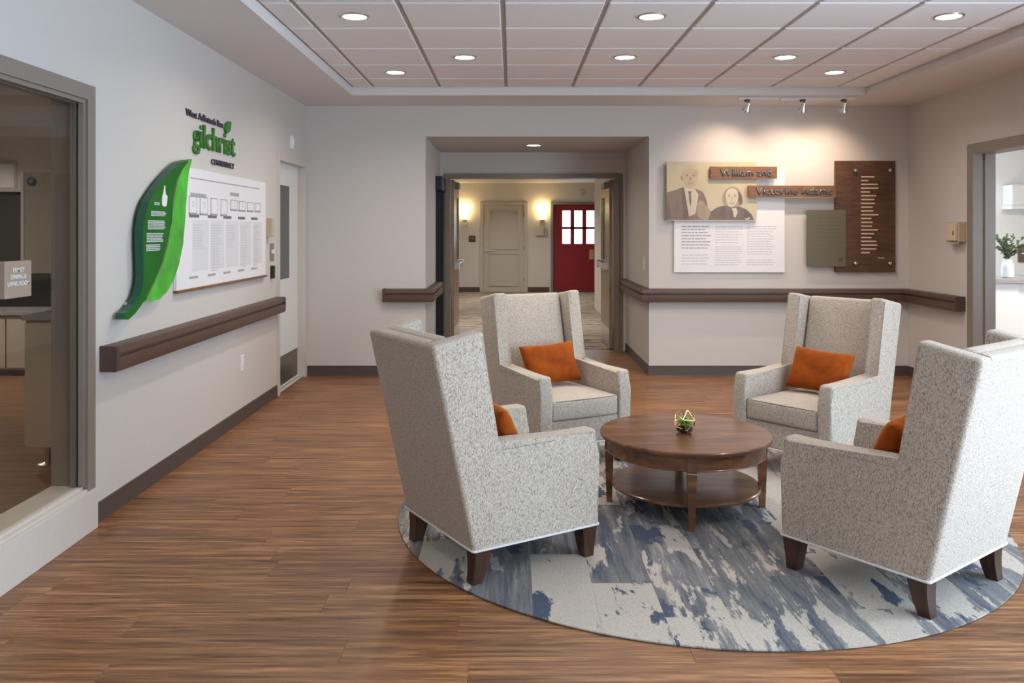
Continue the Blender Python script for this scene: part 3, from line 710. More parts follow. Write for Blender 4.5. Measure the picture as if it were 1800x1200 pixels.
# ------------------------------------------------------------------ memorial display on the back wall
def bpanel(name, px0, py0, px1, py1, d0, d1, m, parent=None, bev=.0):
    x0, z1 = onB(px0, py0); x1, z0 = onB(px1, py1)
    return finish(name, bxs((x0, x1, YB - d1, YB - d0, z0, z1), bev=bev), m, parent), (x0, x1, z0, z1)
t = thing('text_panel', 'white text panel behind the sepia portrait', 'panel', (2.2, YB, 1.05))
pn, (x0, x1, z0, z1) = bpanel('board', 1184, 300, 1378, 478, .001, .024, WHITEP, t)
lb = [(1197, 1250, 397, 440, 8, INK), (1197, 1250, 447, 468, 4, INKL), (1256, 1306, 397, 430, 7, INKL), (1256, 1306, 433, 468, 9, INKL), (1312, 1364, 397, 450, 12, INKL), (1312, 1364, 456, 468, 3, INKL)]
for a, b, c, d, n, m in lb:
    u0, v1 = onB(a, c); u1, v0 = onB(b, d); textblock(fBACK, u0, u1, v1, v0, n, .024, m, pn, .2, fill=.36)
t = thing('portrait_panel', 'sepia portrait panel of two people in dark jackets', 'portrait', (1.8, YB, 1.5))
DP = .060
pn, _ = bpanel('backing', 1170, 286, 1327, 388, .0245, DP, SEPB, t)
def pz(zx, zy): return onB(1160 + zx / 5.583, 275 + zy / 5.583, YB - DP)
def prt(name, pts, m, k, smooth_n=0):
    if smooth_n:
        P = [Vector(p) for p in pts]
        for _ in range(smooth_n):
            Q = []
            for i in range(len(P)): a, b = P[i], P[(i + 1) % len(P)]; Q += [a * .75 + b * .25, a * .25 + b * .75]
            P = Q
        pts = [(p.x, p.y) for p in P]
    return finish(name, prism([pz(*p) for p in pts], DP, DP + .0004 * k, fBACK), m, pn)
def ell(cx, cy, rx, ry, n=18, a0=0, a1=2 * PI): return [(cx + rx * math.cos(a0 + (a1 - a0) * k / n), cy + ry * math.sin(a0 + (a1 - a0) * k / n)) for k in range(n)]
prt('jacket_print', [(62, 352), (150, 330), (215, 305), (245, 300), (355, 318), (420, 345), (455, 420), (470, 500), (490, 610), (490, 622), (62, 622)], SEPJ, 1)
prt('sleeve_print', [(62, 360), (90, 470), (115, 622), (62, 622)], SEPD, 2)
prt('shirt_print', [(235, 300), (340, 315), (378, 370), (350, 560), (285, 590), (262, 450)], SEPL, 2)
prt('lapel_print', [(235, 300), (262, 450), (285, 600), (240, 622), (215, 420), (215, 320)], SEPD, 3)
prt('tie_print', [(275, 340), (310, 340), (302, 372), (308, 440), (300, 492), (288, 440), (285, 372)], SEPD, 3)
prt('ear_print', ell(217, 210, 14, 26), SEPM, 3)
prt('hair_print', [(212, 190), (215, 125), (250, 85), (300, 72), (350, 85), (380, 130), (380, 190), (350, 250), (240, 250)], SEPG, 4, 1)
prt('face_print', [(224, 160), (245, 125), (300, 112), (350, 125), (372, 165), (368, 240), (338, 296), (300, 314), (262, 298), (232, 240)], SEPF, 5, 2)
for cx in (268, 328):
    prt('brow_print', [(cx - 24, 172), (cx, 165), (cx + 24, 172), (cx, 172)], SEPM, 6)
    prt('eye_print', ell(cx, 187, 15, 6), SEPM, 6)
    prt('eye_print', ell(cx, 187, 5, 5), SEPD, 7)
prt('nose_print', [(296, 190), (302, 190), (314, 228), (300, 236), (286, 230)], SEPM, 6)
prt('mouth_print', [(270, 262), (300, 256), (328, 260), (318, 268), (280, 270)], SEPM, 6)
prt('hand_print', [(372, 440), (420, 425), (445, 470), (500, 540), (560, 600), (540, 620), (400, 620), (355, 560)], SEPM, 3, 1)
prt('jacket_print', [(500, 540), (560, 500), (640, 480), (680, 490), (780, 490), (850, 520), (900, 570), (925, 622), (470, 622)], SEPD, 4)
prt('hair_print', [(612, 420), (625, 350), (670, 305), (720, 290), (775, 315), (805, 380), (815, 460), (780, 490), (640, 490)], SEPM, 5, 1)
prt('curl_print', [(760, 330), (800, 370), (815, 455), (785, 485), (765, 440)], SEPD, 6, 1)
prt('face_print', [(640, 380), (665, 325), (710, 310), (750, 325), (772, 375), (765, 430), (735, 488), (698, 505), (660, 476)], SEPL, 7, 2)
for cx in (680, 735):
    prt('brow_print', [(cx - 20, 375), (cx, 369), (cx + 20, 375), (cx, 375)], SEPM, 8)
    prt('eye_print', ell(cx, 388, 12, 5), SEPJ, 8)
prt('nose_print', [(704, 392), (710, 392), (718, 425), (706, 430), (696, 426)], SEPF, 8)
prt('mouth_print', [(680, 448), (707, 454), (736, 446), (722, 464), (694, 465)], SEPM, 8)
prt('collar_print', [(700, 510), (745, 500), (765, 545), (740, 600), (722, 590), (718, 540)], SEPL, 6)
prt('corsage_print', [(832, 600), (850, 610), (885, 592), (875, 616), (848, 622)], SEPL, 6)
for s, a, b, c, d, label, dd in (('William and', 1245, 294, 1361, 315, 'upper, shorter amber wood name plate overlapping the sepia portrait', .105), ('Victorine Adams', 1311, 327, 1463, 347, 'lower, longer amber wood name plate touching the tall dark plaque', .105)):
    t = thing('name_plate', label, 'sign', (onB(a, d)[0], YB, onB(a, d)[1]), group='wood name plates')
    pl, (x0, x1, z0, z1) = bpanel('plate', a, b, c, d, .075, dd - .012, PLAQO, t)
    xa = onB(1262 if s[0] == 'W' else 1324, 0)[0]; xb = onB(1351 if s[0] == 'W' else 1456, 0)[0]
    finish('lettering', place(text_bm(s, xb - xa, .076, .010, .004), fBACK, xa, z0 + .024, dd - .012), TEALM, t)
    for xx, d0 in ((x0 + .04, .064), (x1 - .06, .0245 if s[0] == 'W' else .001)):
        bm = bmesh.new(); lathe(bm, [(.008, YB - .0755), (.008, YB - d0)], (xx, 0, (z0 + z1) / 2), 10, axis=1); finish('standoff', bm, STEEL, pl)
t = thing('donor_plaque', 'tall dark wood plaque with clear panel of cream lettering', 'plaque', (3.5, YB, 1.05))
pn, (x0, x1, z0, z1) = bpanel('backboard', 1466, 283, 1571, 478, .001, .040, PLAQW, t, bev=.003)
ac, (a0, a1, b0, b1) = bpanel('acrylic_sheet', 1493, 296, 1564, 468, .062, .068, ACRYL, t)
for a in (1499, 1559):
    for b in (300, 462):
        xx, zz = onB(a, b); bm = bmesh.new(); lathe(bm, [(.013, YB - .040), (.013, YB - .0618)], (xx, 0, zz), 14, axis=1); lathe(bm, [(.016, YB - .0682), (.016, YB - .076), (.010, YB - .079)], (xx, 0, zz), 14, axis=1); finish('standoff', bm, CHROME, t, smooth=40)
ends = [1534, 1523, 1540, 1541, 1526, 1537, 1534, 1535, 1531, 1532, 1541, 1529, 1531, 1530, 1540, 1534, 1529, 1537, 1539, 1537, 1526]
for i, e in enumerate(ends):
    u0, v = onB(1510.5, 311 + i * 6.64); u1 = onB(e, 0)[0]
    textblock(fBACK, u0, u1, v + .007, v - .007, 1, .0405, CREAM, pn, 0, 'text_line', .95, words=False)
u0, v = onB(1540, 453); textblock(fBACK, u0, u0 + .065, v + .008, v - .008, 1, .0405, mat('dim_cream_ink', (.40, .28, .2), .5), pn, 0, 'text_line', .95)
t = thing('olive_plaque', 'small olive metal plaque overlapping the dark wood plaque', 'plaque', (3.1, YB, 1.1))
pn, (x0, x1, z0, z1) = bpanel('plate', 1415, 369, 1483, 468, .045, .058, OLIVE, t, bev=.002)
for (xx, zz) in ((x0 + .05, z0 + .08), (x0 + .05, z1 - .08)):
    bm = bmesh.new(); lathe(bm, [(.01, YB - .0455), (.01, YB - .001)], (xx, 0, zz), 10, axis=1); finish('standoff', bm, STEEL, pn)
for i in range(7):
    u0, v = onB(1434, 383 + i * 6.6); u1 = onB(1475 - (30 if i == 6 else (i * 7) % 5), 0)[0]
    textblock(fBACK, u0, u1, v + .006, v - .006, 1, .058, OLIVED, pn, 0, 'text_line', .9, words=False)
u, v = onB(1474, 456); finish('leaf_mark', prism([(u - .02, v - .02), (u + .005, v - .022), (u + .018, v), (u + .012, v + .024), (u - .012, v + .015)], .058, .059, fBACK), BASEB, pn)

# track light
t = thing('track_light', 'three head track light on the soffit above the display', 'track light', (2.7, 8.02, ZS))
finish('track', bxs((2.16, 3.27, 8.005, 8.035, ZS - .018, ZS), bev=.002), WHITE, t)
finish('feed_box', bxs((2.56, 2.70, 7.997, 8.043, ZS - .030, ZS), bev=.003), STEEL, t)
for xx, tx in ((2.245, 2.08), (2.775, 2.72), (3.165, 3.12)):
    c = Vector((xx, 8.02, ZS - .095)); tg = Vector((tx, YB, 1.85)); d = (tg - c).normalized()
    Rm = d.to_track_quat('-Z', 'Y').to_matrix().to_4x4()
    bm = bmesh.new(); lathe(bm, [(.010, .055), (.016, .045), (.020, .015), (.034, -.012), (.040, -.040), (.037, -.040), (.030, -.012), (.012, .012)], n=24); bm.transform(Matrix.Translation(c) @ Rm)
    hd = finish('head', bm, CHROME, t, smooth=40)
    bm = bmesh.new(); lathe(bm, [(.030, -.030), (.030, -.034)], n=20); bm.transform(Matrix.Translation(c) @ Rm); finish('lens', bm, SPOTE, hd)
    finish('adapter', bxs((xx - .022, xx + .022, 8.0, 8.04, ZS - .040, ZS - .016), bev=.003), RAIL, hd)
    bm = bmesh.new(); tube(bm, [(xx, 8.02, ZS - .04), (xx, 8.02, ZS - .06), c + Vector((0, 0, .025)) - d * .02], .006, 8); finish('stem', bm, CHROME, hd, smooth=40)
    lamp('spot_bulb', 'SPOT', c + d * .05, SPOT_W, (1.0, 0.74, 0.56), target=tg, spot_size=math.radians(112), spot_blend=1.0, shadow_soft_size=.025, parent=t)

ty = 8.85
t = thing('light_switch', 'white switch plate on the right side of the doorway recess', 'switch', (AX1, ty, 1.05))
finish('plate', bxs((AX1 - .006, AX1 - .0005, ty - .04, ty + .04, 1.06, 1.20), bev=.0015), WHITE, t)
finish('toggle', bxs((AX1 - .012, AX1 - .0055, ty - .012, ty + .012, 1.10, 1.16), bev=.001), WHITEP, t)
# wall dispenser on the right wall
def rpx(px): return 5964.4 / (px - 899.0)
ya, yb = rpx(1699), rpx(1676)
zt, zb = CH + 15 / F * (ya + yb) / 2, CH - 20 / F * (ya + yb) / 2
t = thing('sanitizer_dispenser', 'beige dispenser on the right wall beside the cased opening', 'dispenser', (XR, (ya + yb) / 2, zb))
finish('housing', bxs((XR - .07, XR, ya, yb, zb, zt), bev=.006), BEIGE, t)
finish('cover', bxs((XR - .10, XR - .068, ya + .01, yb - .05, zb + .01, zt - .01), bev=.008), mat('cream_plastic', (.60, .50, .38), .4), t)
finish('spout', bxs((XR - .06, XR - .02, ya + .08, yb - .03, zb - .022, zb + .002), bev=.004), WHITE, t)
finish('key_slot', bxs((XR - .1015, XR - .099, ya + .03, ya + .045, zb + .06, zb + .10)), BLACK, t)

# ------------------------------------------------------------------ right cased opening and the room behind it
t = thing('door_2', 'tall taupe cased opening in the right wall', 'door', (XR, RD1, 0), kind='structure')
finish('door_frame', bxs((XR - .018, XR + WT + .01, RD1 - .05, RD1 + .045, 0, RDT + .05), (XR - .018, XR + WT + .01, RD0 - .045, RD0 + .05, 0, RDT + .05), (XR - .018, XR + WT + .01, RD0 + .05, RD1 - .05, RDT - .04, RDT + .05), (XR + .08, XR + .12, RD1 - .066, RD1 - .05, 0, RDT - .04)), TAUPE, t)
QX0, QX1, QY0, QY1, QZ = XR + WT, 8.2, 5.6, 10.2, 2.6
struct('floor_office', bxs((XR, QX1, QY0, QY1, -.06, -.001)), bpy.data.materials['dining_floor_wood'], 'wood floor of the office beyond the right opening', 'floor')
struct('ceiling_office', bxs((QX0, QX1, QY0, QY1, QZ, QZ + .1)), CEILP, 'ceiling of the office beyond the right opening', 'ceiling')
struct('wall_office_back', bxs((QX0, QX1, QY1, QY1 + .15, 0, QZ + .1)), CREAMW, 'cream office wall beyond the right opening', 'wall')
struct('wall_office_side', bxs((QX1, QX1 + .15, QY0, QY1 + .15, 0, QZ + .1)), CREAMW, 'far side office wall beyond the right opening', 'wall')
struct('wall_office_front', bxs((QX0, 5.0, QY0 - .1, QY0, 0, QZ + .1), (6.4, QX1 + .15, QY0 - .1, QY0, 0, QZ + .1), (5.0, 6.4, QY0 - .1, QY0, 0, .8), (5.0, 6.4, QY0 - .1, QY0, 2.0, QZ + .1)), CREAMW, 'near office wall beyond the right opening', 'wall')
t = thing('reception_counter', 'white counter with grey top beyond the right opening', 'counter', (5.4, 8.6, 0))
finish('front_panel', bxs((4.22, 5.02, 8.32, 8.36, 0, .955), bev=.003), WHITE, t)
finish('front_panel', bxs((5.03, 6.6, 8.34, 8.38, 0, .955), bev=.003), WHITE, t)
finish('carcass', bxs((4.24, 6.58, 8.381, 8.95, 0, .955)), WHITE, t)
finish('worktop', bxs((4.205, 6.65, 8.27, 9.0, .956, 1.0), bev=.003), GREYTOP, t)
vx, vy = 4.98, 8.45
t = thing('flower_vase', 'white vase of dark eucalyptus on the far counter', 'vase', (vx, vy, 1.0))
bm = bmesh.new(); lathe(bm, [(.045, 1.0), (.056, 1.01), (.058, 1.10), (.054, 1.14), (.040, 1.165), (.040, 1.19), (.036, 1.19), (.034, 1.15)], (vx, vy, 0), 28); finish('vessel', bm, mat('grey_white_ceramic', (.62, .64, .66), .35), t, smooth=40)
bs = bmesh.new(); bf = bmesh.new(); r3 = random.Random(11)
for k in range(20):
    a = r3.uniform(0, 2 * PI); sp = r3.uniform(.05, .17); hh = r3.uniform(.12, .25)
    pts = [Vector((vx + math.cos(a) * sp * s * s, vy + math.sin(a) * sp * s * s, 1.17 + hh * s)) for s in (0, .3, .6, .85, 1)]
    tube(bs, pts, .003, 5)
    for s in range(14):
        f_ = .15 + .85 * s / 13; i = min(3, int(f_ * 4)); p = pts[i].lerp(pts[i + 1], f_ * 4 - i)
        d = Vector((r3.uniform(-1, 1), r3.uniform(-1, 1), r3.uniform(-.2, .9))).normalized(); n_ = d.cross(Vector((r3.uniform(-1, 1), r3.uniform(-1, 1), 1))).normalized(); L = r3.uniform(.025, .045)
        q = [p, p + d * L * .5 + n_ * L * .36, p + d * L, p + d * L * .5 - n_ * L * .36]
        up = d.cross(n_) * .003
        vt = [bf.verts.new(x + up) for x in q]; vb_ = [bf.verts.new(x - up) for x in q]
        bf.faces.new(vt); bf.faces.new(vb_[::-1])
        for j in range(4): bf.faces.new((vb_[j], vb_[(j + 1) % 4], vt[(j + 1) % 4], vt[j]))
finish('stems', bs, SUCD, t); tag(finish('foliage', bf, FOLI, t), kind='stuff')
t = thing('door_sign', 'brown plaque on the cream office wall', 'sign', (6.15, QY1, 1.07))
finish('plaque', bxs((6.13, 6.50, QY1 - .02, QY1 - .001, 1.09, 1.30), bev=.003), RAIL, t)
finish('lettering', bxs((6.17, 6.42, QY1 - .0215, QY1 - .0201, 1.19, 1.205)), WHITE, t)
t = thing('wall_shelf', 'pale floating cabinet high on the cream office wall', 'cabinet', (6.4, QY1, 1.7))
finish('carcass', bxs((5.95, 7.2, QY1 - .20, QY1 - .001, 1.775, 2.02), bev=.004), CREAMW, t)
finish('bottom_edge', bxs((5.94, 7.21, QY1 - .21, QY1 - .001, 1.73, 1.774)), CREAMW, t)
t = thing('added_ceiling_panel', 'unseen square ceiling panel added to light the office', 'light', (5.6, 7.3, QZ))  # added panel, never in view, supplies the warm office light
finish('frame', bxs((5.28, 5.92, 6.98, 7.62, QZ - .012, QZ - .001)), WHITE, t); finish('diffuser', bxs((5.30, 5.90, 7.0, 7.6, QZ - .016, QZ - .0125)), LAMP, t)
lamp('added_panel_bulb', 'AREA', (5.6, 7.3, QZ - .03), 55, (1.0, .84, .66), shape='SQUARE', size=.58, parent=t)

# ------------------------------------------------------------------ open double doors and the corridor
t = thing('door_3', 'open pair of tan wood doors with panic bars in the recess', 'door', (.25, AY, 0), kind='structure')
finish('door_frame', bxs((DX0 - .055, DX0, AY - .03, AY + .14, 0, DZ + .055), (DX1, DX1 + .055, AY - .03, AY + .14, 0, DZ + .055), (DX0, DX1, AY - .03, AY + .14, DZ, DZ + .055)), TAUPE, t)
finish('door_frame', bxs((DX1 + .055, DX1 + .10, AY - .012, AY - .001, 0, DZ + .055)), TAUPE, t)
for s, xh in ((1, DX0), (-1, DX1)):
    def bb(a0, a1, y0, y1, z0, z1): return (min(xh + s * a0, xh + s * a1), max(xh + s * a0, xh + s * a1), y0, y1, z0, z1)
    lf = finish('door_leaf', bxs(bb(.004, .048, AY + .12, AY + 1.12, .01, DZ - .01), bev=.002), DOORW, t)
    finish('vision_glass', bxs(bb(.0475, .052, AY + .72, AY + .95, 1.12, 1.88)), DARKG, lf)
    finish('glass_bead', bxs(bb(.048, .056, AY + .70, AY + .72, 1.10, 1.90), bb(.048, .056, AY + .95, AY + .97, 1.10, 1.90), bb(.048, .056, AY + .72, AY + .95, 1.10, 1.12), bb(.048, .056, AY + .72, AY + .95, 1.88, 1.90)), BLACK, lf)
    finish('panic_bar', bxs(bb(.085, .118, AY + .20, AY + 1.06, 1.0, 1.06), bb(.048, .117, AY + .96, AY + 1.10, .985, 1.085), bb(.048, .117, AY + .17, AY + .26, .985, 1.075), bev=.004), STEEL, lf)
    finish('door_closer', bxs(bb(.048, .105, AY + .20, AY + .50, DZ - .11, DZ - .04), bev=.003), KICK, lf)
    finish('kick_plate', bxs(bb(.0475, .050, AY + .14, AY + 1.10, .02, .25)), STEEL, lf)
t = thing('accordion_partition', 'black folded partition against the left side of the recess', 'partition', (AX0, 10.0, 0))
for k in range(5): finish('fold', prism([(9.70 + .11 * k, .002), (9.755 + .11 * k, .05), (9.81 + .11 * k, .002)], .0, 2.05, lambda u, v, a: (AX0 + v, u, a)), BLACK, t)
finish('head_box', bxs((AX0 + .001, AX0 + .075, 9.66, 10.26, 1.94, 2.10), bev=.004), BLACK, t)
CX0, CX1, CY1, CZ = -1.6, 1.58, 20.2, 2.61
EX1 = 3.4
struct('floor_corridor', bxs((CX0, CX1, 10.42, 16.0, -.06, 0), (CX0, EX1, 16.0, CY1, -.06, 0)), CORR, 'beige streaked carpet of the corridor', 'floor')
struct('ceiling_corridor', bxs((CX0, EX1, AY + .12, CY1, CZ, CZ + .1)), CREAMW, 'cream corridor ceiling', 'ceiling')
struct('wall_corridor_left', bxs((CX0 - .15, CX0, AY + .12, CY1, 0, CZ)), CREAMW, 'left corridor wall', 'wall')
struct('wall_corridor_right', bxs((CX1, CX1 + .12, AY + .12, 16.0, 0, CZ), (CX1 + .12, EX1, 15.88, 16.0, 0, CZ), (EX1, EX1 + .1, 15.88, CY1, 0, CZ)), CREAMW, 'right corridor wall', 'wall')
RX0, RX1, RZ = 1.00, 2.10, 2.10
struct('wall_corridor_end', bxs((CX0, RX0 - .06, CY1, CY1 + .15, 0, CZ), (RX0 - .06, RX1 + .06, CY1, CY1 + .15, RZ + .06, CZ), (RX1 + .06, EX1, CY1, CY1 + .15, 0, CZ)), CREAMW, 'cream end wall of the corridor', 'wall')
finish('baseboard_corridor', bxs((CX0, -.72, CY1 - .012, CY1 - .001, 0, .12), (.34, RX0 - .09, CY1 - .012, CY1 - .001, 0, .12)), RAILD)
tag(bpy.data.objects['baseboard_corridor'], 'dark base strip of the corridor end wall', 'baseboard', kind='structure')
def farx(px): return (px - 899) / F * CY1
def farz(py): return CH - (py - 405) / F * CY1
t = thing('door_4', 'cream two panel door at the corridor end', 'door', (farx(885), CY1, 0), kind='structure')
a, b = farx(850), farx(921)
finish('door_frame', bxs((a - .09, a, CY1 - .03, CY1 - .001, 0, 2.16), (b, b + .09, CY1 - .03, CY1 - .001, 0, 2.16), (a, b, CY1 - .03, CY1 - .001, 2.08, 2.16), bev=.004), DOORP, t)
lf = finish('door_leaf', bxs((a + .005, b - .005, CY1 - .020, CY1 - .002, .005, 2.075)), DOORP, t)
for (p0, p1) in ((.18, .90), (1.06, 1.92)):
    finish('panel', bxs((a + .16, b - .16, CY1 - .024, CY1 - .0195, p0, p1), bev=.0015), DOORP, lf)
    finish('panel_moulding', bxs((a + .12, a + .15, CY1 - .042, CY1 - .0198, p0 - .04, p1 + .04), (b - .15, b - .12, CY1 - .042, CY1 - .0198, p0 - .04, p1 + .04), (a + .15, b - .15, CY1 - .042, CY1 - .0198, p0 - .04, p0 - .01), (a + .15, b - .15, CY1 - .042, CY1 - .0198, p1 + .01, p1 + .04), bev=.004), DOORP, lf)
bm = bmesh.new(); lathe(bm, [(.03, CY1 - .021), (.03, CY1 - .04), (.012, CY1 - .042), (.012, CY1 - .07)], (a + .07, 0, 1.0), 14, axis=1); box(bm, a + .06, a + .20, CY1 - .078, CY1 - .06, .99, 1.015); finish('lever_handle', bm, STEEL, lf)
for zz in (.3, 1.05, 1.85): finish('hinge', bxs((b - .008, b + .008, CY1 - .036, CY1 - .030, zz - .05, zz + .05)), KICK, t)
t = thing('door_5', 'red front door with six bright panes at corridor end', 'door', ((RX0 + RX1) / 2, CY1, 0), kind='structure')
finish('door_frame', bxs((RX0 - .06, RX0, CY1 - .03, CY1 + .15, 0, RZ + .06), (RX1, RX1 + .06, CY1 - .03, CY1 + .15, 0, RZ + .06), (RX0, RX1, CY1 - .03, CY1 + .15, RZ, RZ + .06)), mat('grey_metal_frame', (.22, .22, .21), .45), t)
pxs = [(farx(989), farx(1003)), (farx(1010), farx(1024)), (farx(1031), farx(1045))]
pzs = [(farz(399), farz(369)), (farz(428), farz(402))]
pzs = [(1.50, 1.95), (1.04 + .12, 1.45)]
pzs = [(farz(398.5), farz(370)), (farz(428), farz(402.5))]
lv = bmesh.new(); yA, yB2 = CY1 + .04, CY1 + .09
finish('threshold', bxs((RX0, RX1, CY1 - .04, CY1 + .15, .0, .03)), BASEB, t)
zlo, zm0, zm1, zhi = pzs[1][0], pzs[1][1], pzs[0][0], pzs[0][1]
for r in ((RX0, RX1, .03, zlo), (RX0, RX1, zhi, RZ), (RX0, pxs[0][0], zlo, zhi), (pxs[0][1], pxs[1][0], zlo, zhi), (pxs[1][1], pxs[2][0], zlo, zhi), (pxs[2][1], RX1, zlo, zhi), (pxs[0][0], pxs[2][1], zm0, zm1)): box(lv, r[0], r[1], yA, yB2, r[2], r[3])
lf = finish('door_leaf', lv, REDP, t)
for (a, b) in pxs:
    for (c, d) in pzs: finish('glass_pane', bxs((a, b, yA + .02, yA + .026, c, d)), GLASS, lf)
finish('door_panel', bxs((RX0 + .16, RX1 - .16, yA - .008, yA + .001, .18, .92), bev=.003), REDP, lf)
finish('lock_case', bxs((farx(1036), farx(1044), yA - .03, yA - .0005, .78, 1.02), bev=.004), BRASS, lf)
def sconce(px, label):
    x = farx(px); z = farz(395)
    t = thing('wall_sconce', label, 'sconce', (x, CY1, z), group='corridor sconces')
    finish('back_plate', bxs((x - .055, x + .055, CY1 - .02, CY1 - .001, z, z + .14), bev=.004), BRASS, t)
    bm = bmesh.new(); tube(bm, [(x, CY1 - .02, z + .07), (x, CY1 - .10, z + .06), (x, CY1 - .10, z + .12)], .012, 8); lathe(bm, [(.055, z + .08), (.06, z + .125)], (x, CY1 - .10, 0), 16); finish('arm', bm, BRASS, t, smooth=40)
    bm = bmesh.new(); lathe(bm, [(.060, z + .126), (.075, z + .20), (.078, z + .34), (.072, z + .345), (.07, z + .2), (.055, z + .13)], (x, CY1 - .10, 0), 20, caps=False); finish('shade', bm, LAMPW, t, smooth=40)
    lamp('sconce_bulb', 'POINT', (x, CY1 - .10, z + .40), 6, (1.0, .72, .36), shadow_soft_size=.05, parent=t)
sconce(817, 'glowing brass sconce left of the cream corridor door'); sconce(953, 'glowing brass sconce between the cream and red doors')
t = thing('door_chime', 'small round pale chime above the red corridor door', 'chime', (farx(1022), CY1, farz(344)))
bm = bmesh.new(); lathe(bm, [(.075, CY1 - .001), (.075, CY1 - .03), (.05, CY1 - .045)], (farx(1022), 0, farz(338)), 24, axis=1); finish('cover', bm, DOORP, t, smooth=40)
bm = bmesh.new(); lathe(bm, [(.02, CY1 - .0451), (.016, CY1 - .052)], (farx(1022), 0, farz(338)), 16, axis=1); finish('button', bm, INK, t)
t = thing('room_plaque', 'small dark plaque below the left corridor sconce', 'sign', (farx(830), CY1, farz(425)))
finish('plate', bxs((farx(824), farx(836), CY1 - .02, CY1 - .001, farz(425), farz(414)), bev=.003), RAILD, t); finish('lettering', bxs((farx(826), farx(834), CY1 - .0215, CY1 - .0201, farz(419), farz(418))), INK, t)
t = thing('sanitizer_dispenser', 'beige dispenser below the right corridor sconce', 'dispenser', (farx(951), CY1, farz(414)))
finish('housing', bxs((farx(942), farx(956), CY1 - .10, CY1 - .001, farz(414), farz(401)), bev=.008), mat('yellow_beige_plastic', (.6, .52, .36), .4), t); finish('side_cover', bxs((farx(956.5), farx(961), CY1 - .09, CY1 - .001, farz(414), farz(402)), bev=.006), BEIGE, t)
t = thing('door_6', 'white paneled side door along the right corridor wall', 'door', (CX1, 13.4, 0), kind='structure')
finish('door_frame', bxs((CX1 - .03, CX1 - .001, 12.5, 12.6, 0, 2.2), (CX1 - .03, CX1 - .001, 13.9, 14.0, 0, 2.2), (CX1 - .03, CX1 - .001, 12.6, 13.9, 2.1, 2.2)), DOORP, t)
lf = finish('door_leaf', bxs((CX1 - .02, CX1 - .001, 12.61, 13.89, .01, 2.09)), WHITE, t)
finish('lever_handle', bxs((CX1 - .08, CX1 - .02, 13.76, 13.79, .97, 1.0), (CX1 - .085, CX1 - .065, 13.62, 13.79, .97, 1.0), bev=.004), STEEL, lf)
for (p0, p1) in ((.2, .9), (1.1, 1.9)): finish('panel', bxs((CX1 - .024, CX1 - .0195, 12.8, 13.7, p0, p1), bev=.0015), WHITE, lf)
for k, (xx, yy) in enumerate(((.1, 13.2), (.1, 17.6))): downlight(xx, yy, CZ, ('unseen added corridor light nearer the double doors', 'unseen added corridor light nearer the red door')[k], group='added corridor downlights', w=46, color=(1.0, .95, .88))  # lamps added above the sight line to brighten the corridor

# ------------------------------------------------------------------ round rug made of carpet planks
RC, RR = Vector((0.937, 4.467)), 1.523
rug = thing('area_rug', 'round blue grey and cream carpet of abstract planks under the chairs', 'rug', (RC.x, RC.y, 0))
NR = 160
bm = bmesh.new(); lathe(bm, [(RR - .004, .0004), (RR - .004, .0035)], (RC.x, RC.y, 0), NR); finish('backing', bm, mat('carpet_backing', (.12, .12, .13), .95), rug)
circ = [(RC.x + RR * math.cos(2 * PI * k / NR), RC.y + RR * math.sin(2 * PI * k / NR)) for k in range(NR)]
def clip(poly, axis, val, keep_greater):
    out = []
    for i in range(len(poly)):
        a, b = poly[i], poly[(i + 1) % len(poly)]
        ia = (a[axis] >= val) == keep_greater; ib = (b[axis] >= val) == keep_greater
        if ia: out.append(a)
        if ia != ib:
            s = (val - a[axis]) / (b[axis] - a[axis]); out.append((a[0] + (b[0] - a[0]) * s, a[1] + (b[1] - a[1]) * s))
    return out
CW, CL = 0.25, 1.0
r4 = random.Random(21); x = RC.x - RR - .08; k = 0
while x < RC.x + RR:
    yy = RC.y - RR - (.2 + .31 * k) % 1.0 * CL
    while yy < RC.y + RR:
        p = circ
        for ax, val, kg in ((0, x + .0003, True), (0, x + CW - .0003, False), (1, yy + .0003, True), (1, yy + CL - .0003, False)):
            if p: p = clip(p, ax, val, kg)
        if len(p) >= 3:
            finish('carpet_plank', prism(p, .0036, .0085, lambda u, v, a: (u, v, a)), RUG, rug)
        yy += CL
    x += CW; k += 1
RZT = .0086

